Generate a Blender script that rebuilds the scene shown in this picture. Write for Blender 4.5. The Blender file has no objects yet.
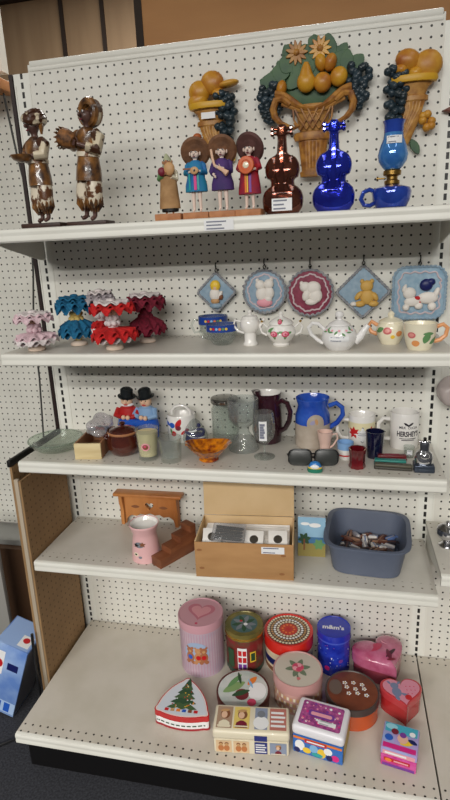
import bpy, bmesh, math, random
from mathutils import Vector as V, Matrix as Mx, Euler
random.seed(11)
C = bpy.context.scene.collection
PI = math.pi; IN = .0254
sin, cos = math.sin, math.cos

# ------------------------------------------------------------------ materials
def lin(c):
    return tuple(((x/255)/12.92 if x/255 <= .04045 else ((x/255+.055)/1.055)**2.4) for x in c)+(1,)
def newmat(name):
    m = bpy.data.materials.new(name); m.use_nodes = True
    return m, m.node_tree, m.node_tree.nodes['Principled BSDF']
def N(nt, kind, **kw):
    n = nt.nodes.new(kind)
    for k, v in kw.items(): setattr(n, k, v)
    return n
def math_(nt, op, a, b=None):
    n = N(nt, 'ShaderNodeMath', operation=op)
    for i, x in enumerate((a, b)):
        if x is None: continue
        if isinstance(x, (int, float)): n.inputs[i].default_value = x
        else: nt.links.new(x, n.inputs[i])
    return n.outputs[0]
def objco(nt): return N(nt, 'ShaderNodeTexCoord').outputs['Object']
def bump_(nt, b, h, strength, dist=.002):
    bn = N(nt, 'ShaderNodeBump'); bn.inputs['Strength'].default_value = strength; bn.inputs['Distance'].default_value = dist
    nt.links.new(h, bn.inputs['Height']); nt.links.new(bn.outputs[0], b.inputs['Normal'])
def mat(name, c, rough=.5, metal=0., c2=None, scale=40., hard=False, bump=0., bscale=300., trans=0., ior=1.45, coat=0., alpha=1., stretch=None, thr=.5):
    """plain / mottled (c2) material; hard=True gives crisp patches"""
    m, nt, b = newmat(name)
    b.inputs['Base Color'].default_value = lin(c); b.inputs['Roughness'].default_value = rough
    b.inputs['Metallic'].default_value = metal; b.inputs['Transmission Weight'].default_value = trans
    b.inputs['IOR'].default_value = ior; b.inputs['Coat Weight'].default_value = coat; b.inputs['Coat Roughness'].default_value = .05
    b.inputs['Alpha'].default_value = alpha
    if c2:
        co = objco(nt)
        if stretch:
            mp = N(nt, 'ShaderNodeMapping'); mp.inputs['Scale'].default_value = stretch; nt.links.new(co, mp.inputs[0]); co = mp.outputs[0]
        nz = N(nt, 'ShaderNodeTexNoise'); nz.inputs['Scale'].default_value = scale; nz.inputs['Detail'].default_value = 4
        nt.links.new(co, nz.inputs['Vector'])
        cr = N(nt, 'ShaderNodeValToRGB'); e = cr.color_ramp.elements
        e[0].color = lin(c); e[1].color = lin(c2); e[0].position = thr-(.02 if hard else .15); e[1].position = thr+(.02 if hard else .15)
        nt.links.new(nz.outputs[0], cr.inputs[0]); nt.links.new(cr.outputs[0], b.inputs['Base Color'])
    if bump:
        nz = N(nt, 'ShaderNodeTexNoise'); nz.inputs['Scale'].default_value = bscale; nz.inputs['Detail'].default_value = 3
        nt.links.new(objco(nt), nz.inputs['Vector']); bump_(nt, b, nz.outputs[0], bump)
    return m
def pegmat(name, c, hole, axes='xz', off=(.75, .87), rows=None, rad=.125, c2=None, rough=.5, pitch=IN):
    """perforated board: round holes on a one inch grid; rows limits them to bands [(lo,hi)] of the second axis"""
    m, nt, b = newmat(name); b.inputs['Roughness'].default_value = rough
    sp = N(nt, 'ShaderNodeSeparateXYZ'); nt.links.new(objco(nt), sp.inputs[0]); o = {'x': sp.outputs[0], 'y': sp.outputs[1], 'z': sp.outputs[2]}
    d = []
    for a, f in zip(axes, off):
        t = math_(nt, 'FRACT', math_(nt, 'ADD', math_(nt, 'MULTIPLY', o[a], 1/pitch), 100.5-f))
        t = math_(nt, 'SUBTRACT', t, .5); d.append(math_(nt, 'MULTIPLY', t, t))
    mask = math_(nt, 'LESS_THAN', math_(nt, 'ADD', d[0], d[1]), rad*rad)
    if rows:
        tot = None
        for lo, hi in rows:
            r = math_(nt, 'MULTIPLY', math_(nt, 'GREATER_THAN', o[axes[1]], lo), math_(nt, 'LESS_THAN', o[axes[1]], hi))
            tot = r if tot is None else math_(nt, 'ADD', tot, r)
        mask = math_(nt, 'MULTIPLY', mask, tot)
    nz = N(nt, 'ShaderNodeTexNoise'); nz.inputs['Scale'].default_value = 9; nz.inputs['Detail'].default_value = 5; nt.links.new(objco(nt), nz.inputs['Vector'])
    cr = N(nt, 'ShaderNodeValToRGB'); cr.color_ramp.elements[0].color = lin(c2 or c); cr.color_ramp.elements[1].color = lin(c)
    cr.color_ramp.elements[0].position = .35; cr.color_ramp.elements[1].position = .6
    nt.links.new(nz.outputs[0], cr.inputs[0])
    mx = N(nt, 'ShaderNodeMix', data_type='RGBA'); nt.links.new(mask, mx.inputs[0]); nt.links.new(cr.outputs[0], mx.inputs[6]); mx.inputs[7].default_value = lin(hole)
    nt.links.new(mx.outputs[2], b.inputs['Base Color'])
    return m
def slotmat(name, c, hole):
    m, nt, b = newmat(name); b.inputs['Roughness'].default_value = .4
    sp = N(nt, 'ShaderNodeSeparateXYZ'); nt.links.new(objco(nt), sp.inputs[0])
    z = math_(nt, 'ABSOLUTE', math_(nt, 'SUBTRACT', math_(nt, 'FRACT', math_(nt, 'ADD', math_(nt, 'MULTIPLY', sp.outputs[2], 1/.02585), 100.0)), .5))
    mk = math_(nt, 'MULTIPLY', math_(nt, 'LESS_THAN', z, .33), math_(nt, 'LESS_THAN', math_(nt, 'ABSOLUTE', sp.outputs[0]), .0042))
    mx = N(nt, 'ShaderNodeMix', data_type='RGBA'); nt.links.new(mk, mx.inputs[0]); mx.inputs[6].default_value = lin(c); mx.inputs[7].default_value = lin(hole)
    nt.links.new(mx.outputs[2], b.inputs['Base Color']); return m

PANEL = (224, 222, 213); STEEL = (230, 229, 220)
M = dict(
    peg=pegmat('white pegboard', PANEL, (32, 29, 26), c2=(218, 215, 205)),
    pegfar=pegmat('far white pegboard', (222, 220, 210), (40, 37, 34), c2=(214, 212, 202), off=(.2, .4)),
    pegbrown=pegmat('brown pegboard', (152, 120, 82), (112, 86, 56), axes='yz', off=(.4, .3), c2=(142, 111, 75), rad=.14, rough=.75),
    steel=mat('cream enamelled steel', STEEL, .38, c2=(224, 222, 212), scale=6),
    deck=pegmat('shelf deck', (204, 199, 189), (44, 38, 32), axes='xy', off=(.5, .35), rows=[(-.062, -.0)], rough=.38, c2=(196, 191, 180), rad=.12),
    deckfront=pegmat('shelf deck with front row', (204, 199, 189), (120, 108, 92), axes='xy', off=(.5, .4), rows=[(-.29, -.245), (-.062, 0)], rough=.38, c2=(196, 191, 180), rad=.12),
    basedeck=pegmat('base deck', (204, 197, 185), (38, 32, 27), axes='xy', off=(.5, .8), rows=[(-.519, -.467), (-.045, 0)], rough=.42, c2=(196, 189, 175), rad=.125),
    slot=slotmat('slotted upright', STEEL, (14, 13, 12)),
    black=mat('black', (16, 14, 14), .5), blackplastic=mat('black plastic', (22, 22, 24), .3), darkbrown=mat('dark brown trim', (38, 22, 20), .5),
    kick=mat('black kick plate', (14, 13, 14), .45), wire=mat('dark wire', (46, 42, 38), .4, .6), cord=mat('grey cord', (60, 60, 58), .6),
    trim=mat('grey cream trim', (176, 162, 142), .5), tanedge=mat('tan board edge', (176, 140, 98), .7, c2=(160, 122, 80)),
    carpet=mat('carpet', (40, 41, 46), .95, c2=(62, 63, 69), scale=160, bump=.8, bscale=400),
    wallbrown=mat('brown wall', (158, 132, 102), .6, c2=(144, 118, 90), scale=3, stretch=(3, 3, .3)),
    woodor=mat('orange brown board', (182, 130, 74), .5, c2=(170, 118, 64), scale=3, stretch=(.5, 3, 2)),
    seam=mat('dark seam', (44, 32, 24), .7), white=mat('white paper', (236, 236, 236), .6), ink=mat('printed ink', (60, 66, 110), .6),
    greyink=mat('grey ink', (120, 124, 140), .6),
    orangewood=mat('varnished orange wood', (196, 132, 74), .4, c2=(172, 106, 54), scale=14, stretch=(1, 1, .3)),
    skin=mat('painted skin', (226, 186, 156), .5), cream=mat('cream glaze', (238, 228, 200), .15, coat=.5),
    porcelain=mat('white porcelain', (236, 233, 228), .12, coat=.6), gold=mat('gold', (206, 160, 70), .25, .8),
    pink=mat('pink', (232, 160, 172), .5), rose=mat('rose pink', (206, 70, 104), .5), green=mat('leaf green', (100, 146, 92), .5),
    dkgreen=mat('dark green', (44, 78, 50), .5), red=mat('red', (196, 30, 36), .4), orange=mat('orange', (232, 128, 50), .4),
    yellow=mat('yellow', (236, 196, 60), .4), blue=mat('blue', (40, 92, 190), .4), sky=mat('sky blue', (130, 180, 220), .4),
    navy=mat('navy', (22, 30, 92), .4), brownp=mat('brown print', (130, 80, 50), .5), tan=mat('tan print', (196, 152, 104), .5),
    purple=mat('purple', (120, 60, 150), .4), magenta=mat('magenta', (214, 40, 130), .4), grey=mat('grey print', (120, 126, 134), .5),
    maroon=mat('maroon print', (120, 30, 50), .5), teal=mat('teal', (50, 160, 160), .4),
    chrome=mat('chrome', (215, 215, 218), .12, 1.), brass=mat('brass', (150, 118, 62), .3, .9),
)

# ------------------------------------------------------------------ mesh builder
def T(loc=(0, 0, 0), rot=(0, 0, 0), s=(1, 1, 1)):
    if isinstance(s, (int, float)): s = (s, s, s)
    return Mx.LocRotScale(V(loc), Euler([math.radians(a) for a in rot]), V(s))
def glassmat(name, tint, k=1.6, bump=0, bscale=90, haze=0.):
    m, nt, b = newmat(name); out = nt.nodes['Material Output']
    tr = N(nt, 'ShaderNodeBsdfTransparent'); tr.inputs[0].default_value = lin(tint)
    gl = N(nt, 'ShaderNodeBsdfGlossy'); gl.inputs['Roughness'].default_value = .04
    fr = N(nt, 'ShaderNodeLayerWeight'); fr.inputs[0].default_value = .25
    mx = N(nt, 'ShaderNodeMixShader'); fc = math_(nt, 'POWER', fr.outputs['Facing'], 1.7); f = math_(nt, 'ADD', math_(nt, 'MULTIPLY', fc, .45*k), .05); f2 = N(nt, 'ShaderNodeClamp'); nt.links.new(f, f2.inputs[0])
    if bump:
        nz = N(nt, 'ShaderNodeTexNoise'); nz.inputs['Scale'].default_value = bscale; nt.links.new(objco(nt), nz.inputs['Vector'])
        bn = N(nt, 'ShaderNodeBump'); bn.inputs['Strength'].default_value = bump; bn.inputs['Distance'].default_value = .003; nt.links.new(nz.outputs[0], bn.inputs['Height'])
        nt.links.new(bn.outputs[0], gl.inputs['Normal']); nt.links.new(bn.outputs[0], fr.inputs['Normal'])
    nt.links.new(f2.outputs[0], mx.inputs[0]); nt.links.new(tr.outputs[0], mx.inputs[1]); nt.links.new(gl.outputs[0], mx.inputs[2]); res = mx.outputs[0]
    if haze:
        df = N(nt, 'ShaderNodeBsdfDiffuse'); df.inputs[0].default_value = lin((225, 225, 225)); m2 = N(nt, 'ShaderNodeMixShader'); m2.inputs[0].default_value = haze
        nt.links.new(res, m2.inputs[1]); nt.links.new(df.outputs[0], m2.inputs[2]); res = m2.outputs[0]
    nt.links.new(res, out.inputs[0]); return m
class MB:
    def __init__(self): self.v = []; self.f = []; self.m = []; self.mats = []; self.np = 1
    def add(self, vs, fs, mt, t=None):
        if isinstance(mt, str): mt = M[mt]
        if mt not in self.mats: self.mats.append(mt)
        k = self.mats.index(mt); o = len(self.v)
        self.v += [tuple(t @ V(p)) if t else tuple(p) for p in vs]
        self.f += [[i+o for i in f] for f in fs]; self.m += [k]*len(fs); return self
    def bm(self, b, mt, t=None):
        b.verts.index_update(); b.normal_update()
        self.add([v.co[:] for v in b.verts], [[v.index for v in f.verts] for f in b.faces], mt, t); b.free(); return self
    def box(self, size, c, mt, t=None, bev=0, seg=2):
        b = bmesh.new(); bmesh.ops.create_cube(b, size=1); bmesh.ops.scale(b, vec=V(size), verts=b.verts)
        if bev: bmesh.ops.bevel(b, geom=b.edges[:], offset=bev, segments=seg, affect='EDGES', profile=.5)
        bmesh.ops.translate(b, vec=V(c), verts=b.verts); return self.bm(b, mt, t)
    def lathe(self, prof, mt, seg=40, t=None, cap=True, sx=1, sy=1, flute=0, nf=0):
        n = len(prof); vs = []; fs = []
        for r, z in prof:
            for i in range(seg):
                a = 2*PI*i/seg; q = r*(1+flute*cos(nf*a)) if flute else r
                vs.append((q*cos(a)*sx, q*sin(a)*sy, z))
        for j in range(n-1):
            for i in range(seg):
                k = (i+1) % seg; fs.append([j*seg+i, j*seg+k, (j+1)*seg+k, (j+1)*seg+i])
        if cap:
            if prof[0][0] > 1e-5: fs.append(list(range(seg))[::-1])
            if prof[-1][0] > 1e-5: fs.append([(n-1)*seg+i for i in range(seg)])
        return self.add(vs, fs, mt, t)
    def loft(self, secs, mt, seg=28, t=None, cap=True, pw=1.):
        """secs: (z, a, b, cx, cy) ellipses (pw<1 gives rounded squares)"""
        vs = []; fs = []; n = len(secs)
        for s in secs:
            z, a, b = s[:3]; cx, cy = (s[3], s[4]) if len(s) > 3 else (0, 0)
            for i in range(seg):
                an = 2*PI*i/seg; ca, sa = cos(an), sin(an)
                vs.append((cx+a*math.copysign(abs(ca)**pw, ca), cy+b*math.copysign(abs(sa)**pw, sa), z))
        for j in range(n-1):
            for i in range(seg):
                k = (i+1) % seg; fs.append([j*seg+i, j*seg+k, (j+1)*seg+k, (j+1)*seg+i])
        if cap: fs.append(list(range(seg))[::-1]); fs.append([(n-1)*seg+i for i in range(seg)])
        return self.add(vs, fs, mt, t)
    def tube(self, pts, r, mt, seg=8, t=None, closed=False, flat=1.):
        pts = [V(p) for p in pts]; n = len(pts); rs = r if isinstance(r, (list, tuple)) else [r]*n
        vs = []; fs = []; up = None
        for i, p in enumerate(pts):
            d = (pts[(i+1) % n]-pts[i-1]) if closed else (pts[min(i+1, n-1)]-pts[max(i-1, 0)])
            d.normalize()
            if up is None: up = V((0, 0, 1)) if abs(d.z) < .9 else V((0, 1, 0))
            u = (up-d*up.dot(d)).normalized(); w = d.cross(u); up = u
            for k in range(seg):
                a = 2*PI*k/seg; vs.append(p+(u*cos(a)+w*sin(a)*flat)*rs[i])
        m = n if closed else n-1
        for i in range(m):
            for k in range(seg):
                j = (i+1) % n; fs.append([i*seg+k, i*seg+(k+1) % seg, j*seg+(k+1) % seg, j*seg+k])
        if not closed: fs.append(list(range(seg))[::-1]); fs.append([(n-1)*seg+k for k in range(seg)])
        return self.add(vs, fs, mt, t)
    def ell(self, c, r, mt, rot=(0, 0, 0), t=None, seg=16):
        if isinstance(r, (int, float)): r = (r, r, r)
        b = bmesh.new(); bmesh.ops.create_uvsphere(b, u_segments=seg, v_segments=max(6, seg*2//3), radius=1)
        q = T(c, rot, r); return self.bm(b, mt, (t @ q) if t else q)
    def prism(self, out, d, mt, t=None, bev=0, seg=2):
        """outline in xz, thickness along y (centred)"""
        b = bmesh.new(); f = b.faces.new([b.verts.new((x, -d/2, z)) for x, z in out])
        r = bmesh.ops.extrude_face_region(b, geom=[f]); bmesh.ops.translate(b, vec=(0, d, 0), verts=[e for e in r['geom'] if isinstance(e, bmesh.types.BMVert)])
        bmesh.ops.recalc_face_normals(b, faces=b.faces)
        if bev:
            ed = [e for e in b.edges if abs(e.verts[0].co.y-e.verts[1].co.y) < 1e-6]
            bmesh.ops.bevel(b, geom=ed, offset=bev, segments=seg, affect='EDGES', profile=.5)
        return self.bm(b, mt, t)
    def patch(self, f, out, mt, rings=3, c=None):
        """star-shaped flat print laid on a surface by f(u,v)"""
        n = len(out); cu, cv = c or (sum(p[0] for p in out)/n, sum(p[1] for p in out)/n); f = up(f, 1.2e-5*self.np); self.np += 1
        vs = [f(cu, cv)]; fs = []
        for k in range(1, rings+1):
            q = k/rings; vs += [f(cu+(u-cu)*q, cv+(v-cv)*q) for u, v in out]
        for i in range(n):
            j = (i+1) % n; fs.append([0, 1+i, 1+j])
            for k in range(rings-1):
                a = 1+k*n; e = 1+(k+1)*n; fs.append([a+i, e+i, e+j, a+j])
        return self.add(vs, fs, mt)
    def text(self, s, size, f, mt, bold=.02, sx=1., res=3):
        cu = bpy.data.curves.new('lettering', 'FONT'); cu.body = s; cu.size = size; cu.align_x = 'CENTER'; cu.align_y = 'CENTER'
        cu.offset = bold*size; cu.resolution_u = res
        ob = bpy.data.objects.new('lettering', cu); C.objects.link(ob)
        ev = ob.evaluated_get(bpy.context.evaluated_depsgraph_get()); me = ev.to_mesh()
        self.add([f(v.co.x*sx, v.co.y) for v in me.vertices], [list(p.vertices) for p in me.polygons], mt)
        ev.to_mesh_clear(); bpy.data.objects.remove(ob); bpy.data.curves.remove(cu); return self
    def skin(self, joints, edges, mt, t=None, sub=2):
        me = bpy.data.meshes.new('s'); me.from_pydata([j[:3] for j in joints], edges, [])
        ob = bpy.data.objects.new('s', me); C.objects.link(ob); ob.modifiers.new('s', 'SKIN')
        for i, j in enumerate(joints):
            sv = me.skin_vertices[0].data[i]; r = j[3]; sv.radius = (r, r) if not isinstance(r, tuple) else r; sv.use_root = i == 0
        md = ob.modifiers.new('u', 'SUBSURF'); md.levels = sub; md.render_levels = sub
        ev = ob.evaluated_get(bpy.context.evaluated_depsgraph_get()); em = ev.to_mesh()
        self.add([v.co[:] for v in em.vertices], [list(p.vertices) for p in em.polygons], mt, t)
        ev.to_mesh_clear(); bpy.data.objects.remove(ob); bpy.data.meshes.remove(me); return self
    def build(self, name, parent=None, loc=(0, 0, 0), rotz=0, ang=35, label=None):
        me = bpy.data.meshes.new(name); me.from_pydata(self.v, [], self.f)
        for m in self.mats: me.materials.append(m)
        me.polygons.foreach_set('material_index', self.m)
        b = bmesh.new(); b.from_mesh(me); bmesh.ops.recalc_face_normals(b, faces=b.faces) if not getattr(self, 'keepn', 0) else None; b.to_mesh(me); b.free()
        me.shade_smooth(); me.set_sharp_from_angle(angle=math.radians(ang)); me.update()
        o = bpy.data.objects.new(name, me); C.objects.link(o); o.parent = parent; o.location = loc; o.rotation_euler = (0, 0, math.radians(rotz))
        if label: o['label'] = label
        return o
def thing(name, label, cat, loc=(0, 0, 0), rotz=0, group=None, rot=None):
    o = bpy.data.objects.new(name, None); C.objects.link(o); o.empty_display_size = .02
    o.location = loc; o.rotation_euler = [math.radians(a) for a in (rot or (0, 0, rotz))]; return tag(o, label, cat, group)
def tag(o, label, cat, group=None):
    o['label'] = label; o['category'] = cat
    if group: o['group'] = group
    return o
def struct(o): o['kind'] = 'structure'; return o

# outlines and surface maps
def circ(cx, cy, r, n=18, ry=None): return [(cx+r*cos(2*PI*i/n), cy+(ry or r)*sin(2*PI*i/n)) for i in range(n)]
def rect(x0, y0, x1, y1, k=4):
    p = []
    for a, b in (((x0, y0), (x1, y0)), ((x1, y0), (x1, y1)), ((x1, y1), (x0, y1)), ((x0, y1), (x0, y0))):
        p += [(a[0]+(b[0]-a[0])*i/k, a[1]+(b[1]-a[1])*i/k) for i in range(k)]
    return p
def rrect(w, h, r, n=5):
    p = []
    for cx, cy, a0 in ((w/2-r, h/2-r, 0), (-w/2+r, h/2-r, 90), (-w/2+r, -h/2+r, 180), (w/2-r, -h/2+r, 270)):
        p += [(cx+r*cos(math.radians(a0+90*i/n)), cy+r*sin(math.radians(a0+90*i/n))) for i in range(n+1)]
    return p
def star(cx, cy, r, k=8, inner=.55, n=None):
    return [(cx+r*(1 if i % 2 == 0 else inner)*cos(PI*i/k+PI/2), cy+r*(1 if i % 2 == 0 else inner)*sin(PI*i/k+PI/2)) for i in range(2*k)]
def heart(s, n=40, cx=0, cy=0):
    o = []
    for i in range(n):
        t = 2*PI*i/n; x = 16*sin(t)**3; z = 13*cos(t)-5*cos(2*t)-2*cos(3*t)-cos(4*t)
        o.append((cx+s*x/17, cy+s*(z+2)/17))
    return o[::-1]
def petal(cx, cy, l, w, a):
    a = math.radians(a); o = []
    for i in range(14):
        t = 2*PI*i/14; u = l*.5*(1+cos(t)); v = w*sin(t)*(.6+.4*sin(u/l*PI)); o.append((cx+u*cos(a)-v*sin(a), cy+u*sin(a)+v*cos(a)))
    return o
def cyl(r, z0=0, a0=0, e=.0005): return lambda u, v: V(((r+e)*sin(u/r+a0), -(r+e)*cos(u/r+a0), z0+v))
def flat(z, e=.0005): return lambda u, v: V((u, v, z+e))
def front(y, z0=0, e=.0005): return lambda u, v: V((u, y-e, z0+v))
def side(x, e=.0005): return lambda u, v: V((x+e, u, v))
def sticker(b, f, w, h, lines=3, cx=0, cy=0, ink='greyink'):
    b.patch(f, rect(cx-w/2, cy-h/2, cx+w/2, cy+h/2), 'white', 3)
    g = lambda u, v: f(u, v)+(f(0, 0)-f(0, 0))
    for i in range(lines):
        y = cy+h*.32-h*.64*i/max(1, lines-1); k = [.8, .62, .72][i % 3]
        b.patch(lambda u, v: lift(f, u, v, .0004), rect(cx-w*.42, y-h*.06, cx-w*.42+w*.84*k, y+h*.06, 3), ink, 1)
def lift(f, u, v, e):
    p = f(u, v); du = f(u+1e-4, v)-p; dv = f(u, v+1e-4)-p; return p+du.cross(dv).normalized()*e
def up(f, e): return lambda u, v: lift(f, u, v, e)

M['glass'] = glassmat('clear glass', (246, 249, 247), 1.7, haze=.05)
# ------------------------------------------------------------------ room
W = 1.22; ZT = 2.117; ZS = [1.632, 1.295, .965, .623]; ZB = .17; D = .305; DB = .528
struct(MB().box((9, 9, .1), (.5, .8, -.05), 'carpet').build('floor'))
b = MB().box((9, .1, 4.2), (.5, 3.05, 2.1), 'wallbrown')
struct(b.build('wall_back'))
b = MB()
for x in (-2.6, -1.95, -1.3, -.95, -.35): b.box((.03, .02, 3.6), (x, 2.99, 1.8), 'seam')
b.box((2.2, .06, .1), (-1.9, 2.97, 3.6), 'seam')
struct(b.build('trim_1'))
b = MB().box((3.0, .04, 2.2), (1.52, 0, 0), 'woodor'); b.box((.03, .045, 2.2), (.0, 0, 0), 'seam')
t = thing('wood_panel', 'smooth orange brown board standing behind the shelving, top right', 'panel', (.03, 1.0, 0))
for nm, bb in (('board', MB().box((2.6, .03, 2.75), (1.33, 0, 1.375), 'woodor')), ('edge_strip', MB().box((.035, .036, 2.75), (.0125, 0, 1.375), 'seam'))): bb.build(nm, t)

# gondola sections ---------------------------------------------------------
def lip(L, x0=0, mt='steel', depth=D):
    pr = [(-depth+.0125, 0), (-depth+.007, 0), (-depth+.002, -.002), (-depth, -.007), (-depth, -.012), (-depth+.0012, -.0165), (-depth+.0012, -.019), (-depth, -.0225), (-depth, -.031), (-depth+.003, -.0345), (-depth+.009, -.0355), (-depth+.009, -.032), (-depth+.0125, -.028)]
    n = len(pr); vs = [(x0, y, z) for y, z in pr]+[(x0+L, y, z) for y, z in pr]
    fs = [[i, (i+1) % n, n+(i+1) % n, n+i] for i in range(n)]+[list(range(n))[::-1], [n+i for i in range(n)]]
    return MB().add(vs, fs, mt)
def section(label, base, x, shelves, uprights, zt=ZT):
    u = thing('shelving_unit', label, 'shelving', (x, 0, 0))
    MB().box((W-.05, .012, zt-.12), (W/2, .006, (zt-.02)/2+.06), 'peg').build('back_panel', u)
    b = MB().box((W-.06, .024, .017), (W/2, .0105, zt-.0085), 'steel', bev=.004); b.box((W-.06, .012, .009), (W/2, .004, zt-.024), 'steel', bev=.002)
    b.build('top_rail', u)
    for ux in uprights:
        b = MB().box((.054, .03, zt-.03), (0, .0155, (zt-.03)/2), 'slot'); b.build('upright', u, (ux, 0, 0))
        MB().box((.012, .05, zt-.03), (0, .022, (zt-.03)/2), 'darkbrown').build('edge_trim', u, (ux-.035, 0, 0)) if x == 0 and ux == 0 else None
        for sx in (-1, 1):
            if x == 0: MB().box((.005, .006, zt-.06), (0, .0015, (zt-.06)/2), 'steel').build('upright_flange', u, (ux+sx*.0235, 0, 0))
    for z, dm, lab in shelves:
        L = W-.002
        o = thing('shelf', lab, 'shelf', (x+W/2, -.004, z), group='cream steel shelves')
        MB().box((L, D-.0125, .012), (0, -(D-.0125)/2, -.006), dm).build('deck', o, (0, 0, 0)); lip(L, -L/2).build('front_lip', o)
        for sx in (-1, 1):
            MB().prism([(0, -.0125), (-.275, -.0125), (-.275, -.030), (-.2, -.05), (-.03, -.085), (0, -.085)], .003, 'steel', T((sx*(L/2-.006), -.004, 0), (0, 0, 90))).build('bracket', o)
    L = W-.003
    d = thing('base_deck', base, 'shelf', (x+W/2, -.004, ZB))
    MB().box((L, DB-.0125, .014), (0, -(DB-.0125)/2, -.007), 'basedeck').build('deck', d)
    lip(L, -L/2, depth=DB).build('front_lip', d)
    MB().box((W-.01, .02, .125), (0, -.471, -.1075), 'kick').build('kick_plate', d)
    return u
sh1 = None
section('cream steel shelving frame with white pegboard back and slotted uprights', 'wide cream bottom shelf on black kick plate holding the tins', 0, [(ZS[0], 'deck', 'topmost cream shelf holding violin bottles and figurines'), (ZS[1], 'deck', 'second cream shelf from the top, holding dolls and tea things'), (ZS[2], 'deckfront', 'third cream shelf from the top, crowded with mugs and glassware'), (ZS[3], 'deckfront', 'fourth cream shelf, holding cardboard box and blue tub')], (0, W))
section('next pegboard bay, cut off at the right edge of the picture', 'next bay bottom shelf, a bare sliver at lower right edge', W+.0018, [(.69, 'deckfront', 'short visible corner of next bay shelf holding a silver piece')], (W,))
sh1 = [o for o in C.objects if o.name == 'shelf'][0]
b = MB(); sticker(b, front(-.3055, 0, .001), .074, .025, 3, .655, -.018, 'greyink'); b.build('price_label', sh1, (-W/2, 0, 0), label='white paper price label on the shelf front edge')

t = thing('shelving_unit', 'older pegboard shelving standing behind at far left with dark cable', 'shelving', (0, .28, 0))
MB().box((1.7, .012, 1.75), (-.85, .006, 1.285), 'pegfar').build('back_panel', t)
MB().box((1.7, .2, .03), (-.85, -.03, .385), mat('grey steel', (150, 150, 146), .5)).build('shelf', t)
MB().box((.05, .04, .75), (-.245, 0, 2.56), 'steel').build('upright', t)
MB().box((1.6, .1, .33), (-.88, .1, .17), 'kick').build('base', t)
t = thing('cable', 'thin grey cable hanging down the far left pegboard', 'cable', (-.2, .2, 0))
MB().tube([(.01, 0, 2.1), (.03, 0, 1.9), (.052, 0, 1.75), (.03, 0, 1.5), (0, 0, 1.3), (-.005, 0, 1.1), (-.02, 0, .9), (-.01, -.03, .8), (.06, -.18, .79), (.1, -.2, .74)], .0035, 'cord', 6).build('wire', t)
o = MB().box((.5, .3, .035), (0, 0, 0), 'orangewood', T((-.42, .12, 2.155), (0, 8, 0)), bev=.006).build('wooden_shelf_board'); tag(o, 'orange wooden shelf board end at the upper left edge', 'board')
o = MB().box((.3, .03, .38), (-.33, .13, .19), mat('dark brown board', (84, 58, 38), .6)).build('brown_board'); tag(o, 'dark brown board standing on the floor at far left', 'board')
o = MB().box((.1, .02, .5), (0, 0, .25), mat('light grey board', (150, 148, 142), .6), bev=.002).build('grey_board', None, (-.40, -.02, 0)); tag(o, 'light grey board standing at the far left edge', 'board')
o = MB().ell((0, 0, 0), (.035, .035, .035), 'blackplastic').tube([(0, 0, 0), (-.1, .02, 0)], .02, 'blackplastic').build('black_knob', None, (-.42, .02, .54)); tag(o, 'round black knob above the grey board at left edge', 'knob')

# brown end panel leaning under shelf three
t = thing('end_panel', 'brown pegboard end panel with black top edge at left end of shelving', 'panel', (-.0115, 0, 0), rot=(0, .6, 0))
MB().box((.008, .3, .94), (-.028, -.155, .475), 'pegbrown').build('outer_board', t)
MB().box((.012, .312, .022), (-.029, -.156, .957), 'black', bev=.003).build('top_edge', t)
MB().box((.014, .012, .9), (-.015, -.303, .455), 'trim', bev=.002).build('front_strip', t)
MB().box((.007, .27, .89), (-.0035, -.172, .455), 'pegbrown').build('inner_board', t)

# leaning blue carton on the floor
t = thing('carton', 'light blue carton with white panel and red dot leaning on the floor', 'box', (-.160, -.272, .003), rot=(0, 20, 0))
bl = mat('carton blue', (98, 134, 200), .45, c2=(158, 184, 224), scale=9)
b = MB().box((.12, .13, .30), (-.06, 0, .15), bl, bev=.002)
f = front(-.065)
b.patch(f, rect(-.11, .17, -.075, .27), 'white').patch(up(f, .0004), circ(-.094, .215, .017, ry=.02), 'red')
b.patch(f, rect(-.06, .2, -.02, .23), 'navy').patch(f, rect(-.119, .01, -.001, .06), mat('carton pale', (170, 196, 232), .5))
for i in range(3): b.patch(up(f, .0004), rect(-.11+.034*i, .015, -.088+.034*i, .055), 'blue')
b.patch(flat(.30), rect(-.115, -.06, -.005, .06), mat('carton pale blue', (150, 178, 224), .5)).patch(up(flat(.30), .0004), rect(-.05, -.05, -.01, .0), 'white').patch(up(flat(.30), .0008), circ(-.03, -.02, .012), 'red')
b.patch(side(0), rect(-.06, .01, .06, .29), mat('carton grey side', (110, 112, 122), .5))
b.build('box_body', t)
o = MB().tube([(-.3, -.5, .006), (-.14, -.45, .006), (-.075, -.4, .008), (-.034, -.37, .04), (-.03, -.34, .12), (-.036, -.334, .25), (-.034, -.328, .36)], .005, 'blackplastic').build('floor_cable'); tag(o, 'black cable lying on the carpet beside the shelving', 'cable')

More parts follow.
